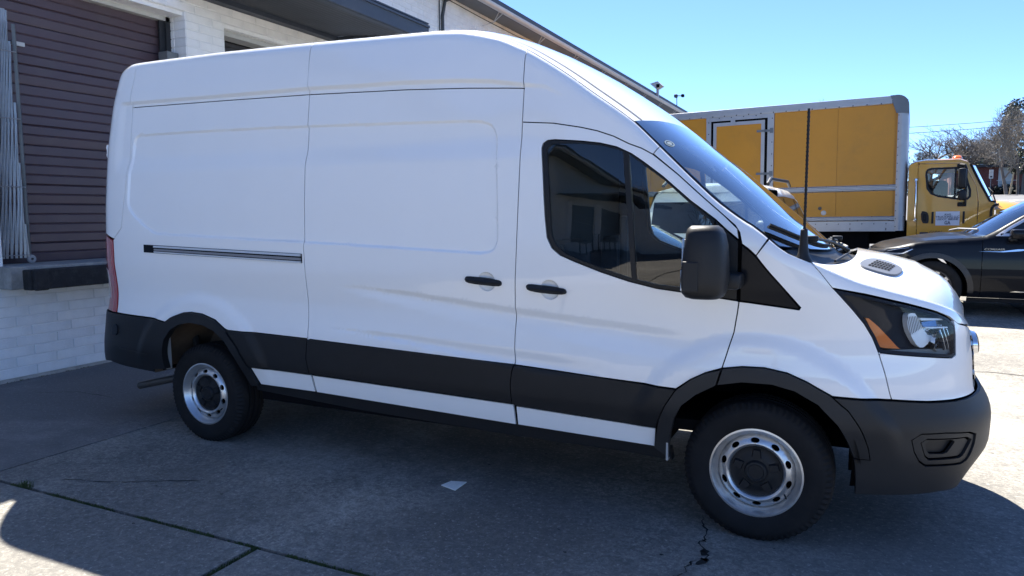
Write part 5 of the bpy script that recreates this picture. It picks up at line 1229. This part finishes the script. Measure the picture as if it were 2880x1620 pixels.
sp=dict(HW=.945,prof=[(0,.12),(.2,.07),(.32,.02),(.5,.0),(.75,.008),(.92,.03),(1.0,.055),(1.1,.12),(1.3,.20),(1.5,.30),(1.65,.38),(3,.5)],XA=2.80,FA=.66,xf=[(.2,3.40),(.45,3.51),(.7,3.50),(.85,3.45),(.95,3.35),(1.1,3.25)],XB=-.35,RA=.6,xr=[(.2,-.85),(.5,-.93),(.9,-.95),(1.1,-.92),(1.3,-.82),(1.6,-.62)],
 sh=[(-1.9,.98),(-1.1,1.05),(-.85,1.22),(-.6,1.40),(-.3,1.51),(.2,1.565),(.8,1.575),(1.2,1.53),(1.5,1.43),(1.75,1.28),(2.0,1.11),(2.16,1.02),(2.4,.995),(2.75,.968),(3.0,.93),(3.22,.885),(3.5,.85),(4.3,.82)],
 axles=(2.71,0.),arch=.40,sill=.24,seams=(2.17,1.15,.15),beltz=.99,R=.352,r=.235,
 dlo=[(2.02,1.035),(1.88,1.14),(1.66,1.29),(1.45,1.405),(1.15,1.485),(.8,1.515),(.2,1.505),(-.25,1.44),(-.5,1.32),(-.62,1.18),(-.5,1.09),(.2,1.05),(1.2,1.03)],chrome=mat('bright_trim',(.75,.76,.78),.28,metal=.6),pillars=[(1.18,1.12,1.04,1.48),(.12,.16,1.05,1.49)],
 tops=[('hood',[(2.16,2.30,1.06),(2.5,2.6,1.05),(2.8,2.85,1.015),(3.1,3.08,.965),(3.4,3.28,.92),(3.75,3.39,.87),(4.25,3.45,.83)],bpaint,dict(pw=2.2)),('windscreen',[(1.42,1.52,1.52),(1.7,1.82,1.36),(1.95,2.1,1.18),(2.16,2.33,1.04)],wind,dict(pw=2.2)),('roof',[(-.7,-.72,1.40),(-.4,-.42,1.56),(.2,.2,1.625),(.8,.8,1.635),(1.2,1.25,1.60),(1.42,1.52,1.525)],mat('roof_gloss',(.008,.009,.012),.05,coat=.8),dict(pw=2.4)),('rear_glass',[(-1.88,-.94,1.05),(-1.2,-.92,1.12),(-.9,-.86,1.25),(-.7,-.72,1.40)],cglass,dict(pw=2.2))])
CS,cpp=car(CO,bpaint,sp)
cpp('headlight',[(3.36,.76),(3.29,.835),(3.13,.868),(2.99,.885),(2.91,.862),(3.0,.80),(3.12,.755)],lampblk,off=.003,step=.03)
cpp('lamp_strip',[(3.33,.775),(3.30,.80),(3.07,.80),(2.96,.855),(2.94,.85),(3.05,.785),(3.12,.772)],mat('lamp_bright',(.75,.77,.8),.15,metal=.6),off=.008,step=.03)
cpp('lamp_strip',[(3.28,.822),(3.13,.857),(3.0,.873),(3.0,.863),(3.13,.845),(3.28,.81)],MATS['lamp_bright'],off=.008,step=.03)
cpp('side_marker',[(3.20,.55),(3.13,.66),(3.10,.66),(3.165,.55)],amber,off=.004,step=.03)
cpp('grille',[(3.50,.45),(3.50,.80),(CS.UMAX-.002,.80),(CS.UMAX-.002,.45)],chrome,off=.006,step=.05)
ring_=lambda r0,r1:[(2.71+r1*math.cos(a),.34+r1*math.sin(a)) for a in np.linspace(-.1,math.pi+.1,22)]+[(2.71+r0*math.cos(a),.34+r0*math.sin(a)) for a in np.linspace(math.pi+.1,-.1,22)]
cpp('wheel_arch_trim',ring_(.398,.47),mat('arch_satin',(.018,.018,.02),.35),off=.012,step=.05,skirt=.03)
cpp('sill_strip',[(1.86,.33),(1.8,.345),(.35,.345),(.35,.325),(1.7,.325)],chrome,off=.008,step=.08)
cpp('fender_badge',[(2.22,.835),(1.98,.838),(1.80,.868),(1.62,.872),(1.78,.845),(1.95,.83)],chrome,off=.010,step=.03,gap=0)
mm=1.89
P0=CS.S(2.0,.86)[0]
def left_text(s,size,x,z):
    # lettering on the left flank, reading towards the tail
    y=mm-float(CS.S(x,z)[0][1])+.004
    M=Matrix.Translation((x,y,z))@Matrix.Rotation(math.pi,4,'Z')@Matrix.Rotation(math.pi/2,4,'X')
    return text('fender_lettering',s,size,M,chrome,CO,sx=1.6)
left_text('CORSAIR',.034,2.04,.862)
for yy in (mm-.02,):
    q=MB(); q.cbox((1.70,mm-.02,1.0),(1.90,mm+.17,1.12),.035); q.build('wing_mirror',bpaint,CO,True); q=MB(); q.cbox((1.82,mm-.08,.97),(1.90,mm+.05,1.01),.01); q.build('mirror_foot',bpaint,CO,True)
q=MB(); q.cbox((1.70,-.17,1.0),(1.90,.02,1.12),.035); q.build('wing_mirror',bpaint,CO,True)
q=MB(); q.tube([(2.42,.7,1.08),(2.36,1.1,1.11),(2.20,1.6,1.11)],.012,5); q.tube([(2.40,.4,1.07),(2.34,.9,1.10)],.012,5); q.build('wiper',alum,CO)
q=MB(); q.cbox((1.9,.15,.85),(2.2,1.74,1.0),.05); q.build('dashboard',dash,CO); q=MB(); q.cbox((.9,.2,.5),(1.1,.75,1.35),.06); q.cbox((.9,1.1,.5),(1.1,1.7,1.35),.06); q.build('seat',cloth,CO)
CO.matrix_basis=Matrix.Translation((5.05+2.71,9.16,.285))@Matrix.Rotation(math.pi,4,'Z')
# white wagon seen through the cab window: tail towards the van
WS=empty('white_suv',(0,0,0),'white suv with black roof rails behind the van windscreen','suv')
sp=dict(HW=.96,prof=[(0,.12),(.2,.07),(.32,.02),(.5,0),(.8,.01),(1.0,.04),(1.1,.07),(1.3,.12),(1.55,.20),(1.7,.26),(1.8,.32),(3,.5)],XA=3.0,FA=.72,xf=[(.2,3.6),(.5,3.7),(.8,3.68),(1.0,3.55),(1.2,3.5)],XB=-.55,RA=.5,nr=5,xr=[(.2,-.98),(.5,-1.06),(1.0,-1.04),(1.3,-.96),(1.55,-.86),(1.75,-.78)],
 sh=[(-2.,1.66),(-1.1,1.68),(-.7,1.70),(.3,1.74),(1.2,1.72),(1.5,1.65),(1.8,1.48),(2.1,1.25),(2.3,1.10),(2.6,1.06),(3.0,1.03),(3.4,.98),(3.8,.92),(4.6,.9)],
 axles=(2.85,0.),arch=.42,sill=.26,seams=(2.3,1.2,.2),beltz=1.05,R=.38,r=.25,
 dlo=[(2.15,1.12),(1.9,1.32),(1.62,1.52),(1.35,1.60),(.3,1.62),(-.55,1.60),(-.80,1.40),(-.78,1.18),(.3,1.13)],chrome=None,pillars=[(1.22,1.18,1.13,1.6),(.18,.22,1.13,1.6),(-.42,-.38,1.15,1.6)],
 tops=[('hood',[(2.3,2.45,1.12),(2.8,2.8,1.10),(3.2,3.15,1.05),(3.7,3.5,.97),(4.5,3.62,.92)],wcar,dict(pw=2.2)),('windscreen',[(1.5,1.62,1.72),(1.8,1.95,1.52),(2.1,2.25,1.28),(2.3,2.47,1.12)],wind,dict(pw=2.2)),('roof',[(-2.,-.80,1.72),(-1.0,-.8,1.75),(-.5,-.5,1.79),(.4,.4,1.82),(1.2,1.25,1.79),(1.5,1.62,1.725)],wcar,dict(pw=2.4))])
WSS,wpp=car(WS,wcar,sp)
wpp('rear_window',[(WSS.UMIN+.002,1.15),(-1.15,1.15),(-1.08,1.55),(WSS.UMIN+.002,1.55)],cglass,off=.006,step=.05,skirt=0)
wpp('tail_lamp',[(-.98,.95),(-1.02,1.30),(-.84,1.25),(-.82,.95)],redl,off=.008,step=.05)
q=MB()
for y in (.30,1.62): q.tube([(-.55,y,1.76),(-.35,y,1.83),(1.1,y,1.85),(1.3,y,1.79)],.022,8)
q.build('roof_rail',blackp,WS,True)
q=MB(); q.tube([(-1.02,.96,1.18),(-1.0,.5,1.22)],.012,5); q.build('rear_wiper',blackp,WS)
WS.matrix_basis=Matrix.Translation((3.46,6.45,.21))@Matrix.Rotation(math.radians(87),4,'Z')
# white car alongside the van
SE=empty('white_sedan',(0,0,0),'white sedan parked close behind the van, seen through its cab window','sedan')
sp=dict(HW=.90,prof=[(0,.12),(.2,.07),(.32,.02),(.5,0),(.75,.01),(.9,.04),(1.0,.07),(1.1,.13),(1.25,.20),(1.4,.29),(1.5,.36),(3,.5)],XA=2.75,FA=.72,xf=[(.2,3.4),(.5,3.5),(.7,3.48),(.85,3.4),(1,3.3)],XB=-.45,RA=.55,xr=[(.2,-.9),(.5,-.98),(.9,-.96),(1.1,-.9),(1.4,-.8)],
 sh=[(-1.9,.97),(-1.0,1.02),(-.7,1.08),(-.4,1.24),(0,1.37),(.5,1.41),(1.0,1.40),(1.3,1.34),(1.6,1.20),(1.9,1.04),(2.1,.96),(2.5,.93),(2.9,.89),(3.3,.82),(4.2,.78)],
 axles=(2.65,0.),arch=.38,sill=.22,seams=(2.1,1.05,.1),beltz=.96,R=.33,r=.22,
 dlo=[(1.85,1.0),(1.6,1.14),(1.3,1.27),(1.0,1.335),(.4,1.345),(0,1.30),(-.35,1.17),(-.45,1.05),(.4,.99)],chrome=chrome,pillars=[(1.07,1.03,1.0,1.33),(.08,.12,1.0,1.33)],
 tops=[('hood',[(2.1,2.25,1.01),(2.6,2.6,.98),(3.0,2.95,.92),(3.4,3.25,.86),(4.1,3.42,.80)],wcar,dict(pw=2.2)),('windscreen',[(1.3,1.4,1.41),(1.6,1.72,1.26),(1.9,2.02,1.10),(2.1,2.27,1.0)],wind,dict(pw=2.2)),('roof',[(-.3,-.32,1.33),(0,0,1.43),(.5,.5,1.47),(1.0,1.03,1.46),(1.3,1.4,1.415)],wcar,dict(pw=2.4)),('rear_window',[(-.8,-.85,1.08),(-.55,-.58,1.2),(-.3,-.32,1.33)],cglass,dict(pw=2.2)),('boot_lid',[(-1.85,-.96,.99),(-1.1,-.94,1.02),(-.8,-.85,1.08)],wcar,dict(pw=2.2))])
SES,spp=car(SE,wcar,sp)
spp('headlight',[(3.3,.62),(3.15,.70),(2.95,.73),(3.0,.66),(3.2,.60)],lampblk,off=.004,step=.04)
for a,b in (((1.66,-.16,.98),(1.84,.02,1.1)),((1.66,1.78,.98),(1.84,1.96,1.1))):
    q=MB(); q.cbox(a,b,.03); q.build('wing_mirror',wcar,SE,True)
SE.matrix_basis=Matrix.Translation((.78,3.25,.07))
# ================================================================ background beyond the truck
def gzf(x,y): return float(gz(x,y))
barkm=mat('grey_bark',(.15,.125,.105),.95,var=.25,vscale=4)
twigm=mat('grey_twigs',(.20,.18,.16),.95)
twigw=mat('warm_twigs',(.21,.18,.145),.95)
def bare_tree(x,y,h,spread,label,group=None,seed=1,twig=twigm,levels=5,trunk_r=.15,lean=0.,name='bare_tree',width=None):
    rnd=random.Random(seed); z0=gzf(x,y); R=empty(name,(x,y,z0),label,'tree',group)
    tq=MB(); cq=MB()
    def grow(p,d,l,r,lev):
        n=3; pts=[p]; dd=d.copy()
        for i in range(n):
            dd=(dd+Vector((rnd.gauss(0,.16),rnd.gauss(0,.16),rnd.gauss(0.04,.10)))).normalized(); pts.append(pts[-1]+dd*(l/n))
        q=tq if lev<=1 else cq
        q.tube(pts,[r*(1-.35*i/n) for i in range(n+1)],6 if lev<2 else (4 if lev<4 else 3),cap=False)
        if lev>=levels: return
        k=4 if lev<2 else (4 if lev<4 else 3)
        for j in range(k):
            t=rnd.uniform(.45,1.0) if j else 1.0; i=min(int(t*n),n-1); p2=pts[i]+(pts[i+1]-pts[i])*(t*n-i)
            a=rnd.uniform(0,6.283); tilt=rnd.uniform(.35,.95)*spread
            ax=dd.orthogonal().normalized(); ax.rotate(Quaternion(dd,a)); d2=(dd*math.cos(tilt)+ax*math.sin(tilt)); d2.z+=.12; d2.normalize()
            grow(p2,d2,l*rnd.uniform(.58,.80),max(r*rnd.uniform(.45,.62),.0075),lev+1)
    grow(Vector((x,y,z0-.1)),Vector((lean,0,1)).normalized(),h*.28,trunk_r,0)
    # fit the height
    zs_=sorted(v[2] for v in cq.V); s=h/(zs_[int(len(zs_)*.998)]-z0); xs_=sorted(v[0] for v in cq.V); cxm=(xs_[len(xs_)//20]+xs_[-len(xs_)//20])/2-x; ys_=sorted(v[1] for v in cq.V); cym=(ys_[len(ys_)//20]+ys_[-len(ys_)//20])/2-y; wx=width/max(.1,(xs_[-len(xs_)//50]-xs_[len(xs_)//50])*s) if width else 1.0
    for q in (tq,cq):
        nv=[]
        for v in q.V:
            hh=min(1,max(0,(v[2]-z0)*s/h)); nv.append((x+(v[0]-x-cxm*hh)*s*wx,y+(v[1]-y-cym*hh)*s*wx,z0+(v[2]-z0)*s))
        q.V=nv
    tq.build('trunk',barkm,R,True,recalc=False); cq.build('crown',twig,R,False,recalc=False); return R
GB='bare winter trees beyond the street'
bare_tree(12.6,95,8.3,1.0,'large spreading bare tree right of the truck box, tallest behind the cab',GB,3,levels=6,trunk_r=.20,width=8.4)
bare_tree(16.4,99,7.2,.9,'smaller bare tree behind the amber roof lamps of the truck cab',GB,8,levels=6,width=5.2)
bare_tree(10.2,101,6.4,.9,'bare tree half hidden by the front edge of the truck box',GB,5,levels=6,width=5.)
bare_tree(19.4,112,8.2,.9,'bare tree with hazy twigs behind the yellow-green bush',GB,12,levels=6,width=6.)
bare_tree(14.6,118,7.0,1.0,'low bare tree between the two spreading trees over the cab roof',GB,23,levels=6,width=8.)
bare_tree(.05,62,8.1,.7,'bare treetop just showing over the top rail of the truck box',None,31,levels=5,width=4.)
bare_tree(15.5,71,7.0,1.05,'brownish bare tree full of twigs in front of the brick school at right',GB,17,twig=twigw,levels=6,trunk_r=.13,width=4.6)
bare_tree(17.3,77,8.6,1.05,'bare twiggy tree at the right edge before the evergreen',GB,19,twig=twigw,levels=6,trunk_r=.14,width=5.5)
def leafy(x,y,h,w_,col,label,name,seed,n=2600,ls=.16,base=.3,cat='tree',trunk=True):
    rnd=random.Random(seed); z0=gzf(x,y); R=empty(name,(x,y,z0),label,cat)
    if trunk:
        q=MB(); q.tube([(x,y,z0),(x+.1,y,z0+h*.4),(x,y,z0+h*.8)],[.2,.13,.05],7)
        for k in range(9):
            a=rnd.uniform(0,6.28); zz=z0+h*rnd.uniform(.3,.75); q.tube([(x,y,zz),(x+math.cos(a)*w_*.35,y+math.sin(a)*w_*.35,zz+h*.12)],[.06,.02],5)
        q.build('trunk',barkm,R,True)
    q=MB(); cl=[(rnd.uniform(-.5,.5)*w_*(1-.5*abs(t)),rnd.uniform(-.5,.5)*w_*(1-.5*abs(t)),h*(base+(1-base)*(t+1)/2),rnd.uniform(.12,.26)*w_) for t in [rnd.uniform(-1,1) for _ in range(34)]]
    for i in range(n):
        c=rnd.choice(cl); v=Vector((rnd.gauss(0,1),rnd.gauss(0,1),rnd.gauss(0,1))).normalized()*c[3]*rnd.uniform(.5,1.05); p=Vector((x+c[0],y+c[1],z0+c[2]))+v*1.0
        if p.z<z0+.05: continue
        a=Vector((rnd.gauss(0,1),rnd.gauss(0,1),rnd.gauss(0,.7))).normalized(); b=a.orthogonal().normalized(); b.rotate(Quaternion(a,rnd.uniform(0,6.28))); s=ls*rnd.uniform(.6,1.3)
        k=len(q.V); q.V+=[tuple(p-a*s),tuple(p+b*s*.45),tuple(p+a*s),tuple(p-b*s*.45)]; q.F.append((k,k+1,k+2,k+3))
    q.build('crown',col,R,recalc=False); return R
ever=mat('evergreen_leaf',(.028,.045,.022),.55,var=.5,vscale=1.2); yelg=mat('spring_leaf',(.22,.25,.05),.6,var=.3,vscale=1); olive=mat('olive_leaf',(.075,.085,.04),.65,var=.4,vscale=1.5)
hedgem=mat('hedge_leaf',(.012,.018,.012),.7,var=.5,vscale=2)
leafy(19.3,87,9.8,4.6,ever,'tall dark evergreen standing at the right edge above the bare trees','evergreen_tree',2,n=5200,ls=.17)
leafy(18.6,110,5.9,3.0,yelg,'yellow-green spring bush right of the truck mirror','flowering_bush',4,n=1500,ls=.2,base=.35)
leafy(16.5,106,5.2,3.2,ever,'dark evergreen bush behind the windscreen of the truck cab','evergreen_bush',6,n=1500,ls=.2,base=.1)
leafy(20.6,96,5.6,5.0,olive,'olive green shrubbery above the school roof','olive_bush',7,n=2400,ls=.2,base=.2)
# far belt of trees that reads as one mass
q=MB(); rnd=random.Random(99)
for i in range(9000):
    x=rnd.uniform(-40,70); y=rnd.uniform(125,140); h=3.5+2.0*(math.sin(x*.31)+math.sin(x*.13+1)+.6*math.sin(x*.9))*.5; z=gzf(x,y)+abs(rnd.gauss(0,.55))*h
    a=Vector((rnd.gauss(0,1),rnd.gauss(0,.5),rnd.gauss(0,1))).normalized(); b=a.orthogonal(); s=rnd.uniform(.2,.5); p=Vector((x,y,z)); k=len(q.V); q.V+=[tuple(p-a*s),tuple(p+b*s*.4),tuple(p+a*s),tuple(p-b*s*.4)]; q.F.append((k,k+1,k+2,k+3))
o=q.build('far_woods',mat('far_wood',(.075,.07,.055),.9,var=.4,vscale=.3),None,recalc=False); o['kind']='stuff'
# brick school
SCH=empty('brick_school',(22,92,3.2),'low red brick school with tall white window panels and a flat roof','building')
bb=3.2
bm_=bpy.data.materials.new('red_brick'); bm_.use_nodes=True; t=bm_.node_tree; p=t.nodes['Principled BSDF']; p.inputs['Roughness'].default_value=.9
tc=N(t,'ShaderNodeTexCoord'); br=N(t,'ShaderNodeTexBrick',i_Scale=2.2); br.inputs[1].default_value=(.19,.045,.035,1); br.inputs[2].default_value=(.14,.035,.03,1); br.inputs[3].default_value=(.25,.2,.17,1); br.inputs['Mortar Size'].default_value=.012
mpn=N(t,'ShaderNodeMapping'); mpn.inputs['Rotation'].default_value=(math.pi/2,0,0); t.links.new(tc.outputs['Object'],mpn.inputs[0]); t.links.new(mpn.outputs[0],br.inputs[0]); t.links.new(br.outputs[0],p.inputs['Base Color'])
WLL=box('wall',(13.2,90.0,bb-.5),(48,104,bb+3.25),bm_,SCH)
box('roof',(12.8,89.5,bb+3.25),(48.4,104.5,bb+3.5),mat('school_roof',(.05,.05,.055),.8),SCH)
pan=mat('white_panel',(.62,.62,.60),.6); wgl=mat('school_window',(.30,.33,.35),.2)
for k,x in enumerate((14.2,17.55,20.5,23.6,26.7,29.8,32.9)):
    w_=box('window_panel',(x,89.94,bb+.75),(x+1.25,90.02,bb+3.2),pan,SCH)
    box('pane',(x+.06,89.92,bb+.80),(x+1.19,89.945,bb+1.25),wgl,w_); box('pane',(x+.06,89.92,bb+1.30),(x+1.19,89.945,bb+1.72),wgl,w_); box('sill',(x-.15,89.9,bb+1.78),(x+1.75,89.94,bb+1.84),pan,w_)
q=MB(); q.lathe([(.28,0),(.22,.15),(0,.22)],(16.2,92,bb+3.5),'z',12); q.build('roof_vent',pan,SCH,True)
for i,x in enumerate((14.8,17.9,21.0,24.3,28,32)):
    R=leafy(x,88.6,1.15,2.9,hedgem,None,'hedge',40+i,n=900,ls=.16,base=.05,cat='hedge',trunk=False)
    R['label']=['clipped dark hedge at the left end of the brick school','clipped dark hedge under the second window of the brick school','clipped dark hedge right of the second school window','clipped dark hedge near the right frame edge','dark hedge further along the school wall','dark hedge at the far end of the school wall'][i]; R['group']='hedges along the school'
# street-side bits
o=empty('stake',(15.5,69,3.06),'pale timber stake leaning against the twiggy tree','stake'); q=MB(); q.tube([(15.42,69,3.0),(15.62,69.2,4.9)],[.09,.05],6); q.build('post',mat('stake_wood',(.42,.30,.16),.8),o)
o=empty('notice_sign',(15.55,80,3.1),'small white notice sign on a post beside the truck windscreen','sign'); q=MB(); q.box((15.50,80,3.1),(15.56,80.05,5.0)); q.build('post',alum2,o); box('sign_plate',(15.36,79.95,4.85),(15.70,79.99,5.7),pan,o); box('sign_panel',(15.44,79.94,4.95),(15.62,79.955,5.1),ink,o)
lp=mat('lot_paint',(.72,.72,.70),.8)
LOT=empty('lot_markings',(13,54,2.4),kind='structure')
for k in range(9):
    x0=11.5+k*2.7
    V=[(x0,49,gzf(0,49)+.014),(x0+.18,49,gzf(0,49)+.014),(x0+2.4,56,gzf(0,56)+.014),(x0+2.22,56,gzf(0,56)+.014)]; mesh('stripe',V,[(0,1,2,3)],lp,LOT)
V=[(10,56.1,gzf(0,56.1)+.014),(60,56.1,gzf(0,56.1)+.014),(60,56.4,gzf(0,56.4)+.014),(10,56.4,gzf(0,56.4)+.014)]; mesh('stripe',V,[(0,1,2,3)],lp,LOT)
V=[(10,66,gzf(0,66)+.014),(60,66,gzf(0,66)+.014),(60,67.2,gzf(0,67)+.014),(10,67.2,gzf(0,67)+.014)]; mesh('stripe',V,[(0,1,2,3)],MATS['worn_concrete'],LOT)
def wire(pts,label,sag=.3,r=.022):
    P=[];
    for a,b in zip(pts,pts[1:]):
        for k in range(12):
            t=k/12; P.append((a[0]+(b[0]-a[0])*t,a[1]+(b[1]-a[1])*t,a[2]+(b[2]-a[2])*t-sag*4*t*(1-t)))
    P.append(pts[-1]); q=MB(); q.tube(P,r,4); o=q.build('power_line',mat('wire_dark',(.06,.07,.09),.7) if 'wire_dark' not in MATS else MATS['wire_dark']); tag(o,label,'power line',group='overhead lines'); return o
wire([(-12,64,9.0),(30,72,10.6)],'upper overhead wire crossing the sky right of the truck box',.9); wire([(-12,64,8.45),(30,72,10.15)],'lower overhead wire crossing the sky right of the truck box',.9)
wire([(16.5,84,6.9),(40,84,7.3)],'dark cable sagging in front of the twiggy trees',.3,.02)
# trees behind the camera that the van's glass mirrors
bare_tree(-9,-38,11,1.0,'bare tree mirrored in the rear half of the cab window',None,41,levels=5)
bare_tree(-4.,-34,9,1.0,'bare tree mirrored near the window divider',None,43,levels=5)
bare_tree(3.5,-36,9,1.0,'bare tree mirrored behind the wing mirror',None,47,levels=5)
print('tris',sum(len(o.data.polygons) for o in bpy.data.objects if o.type=='MESH'))
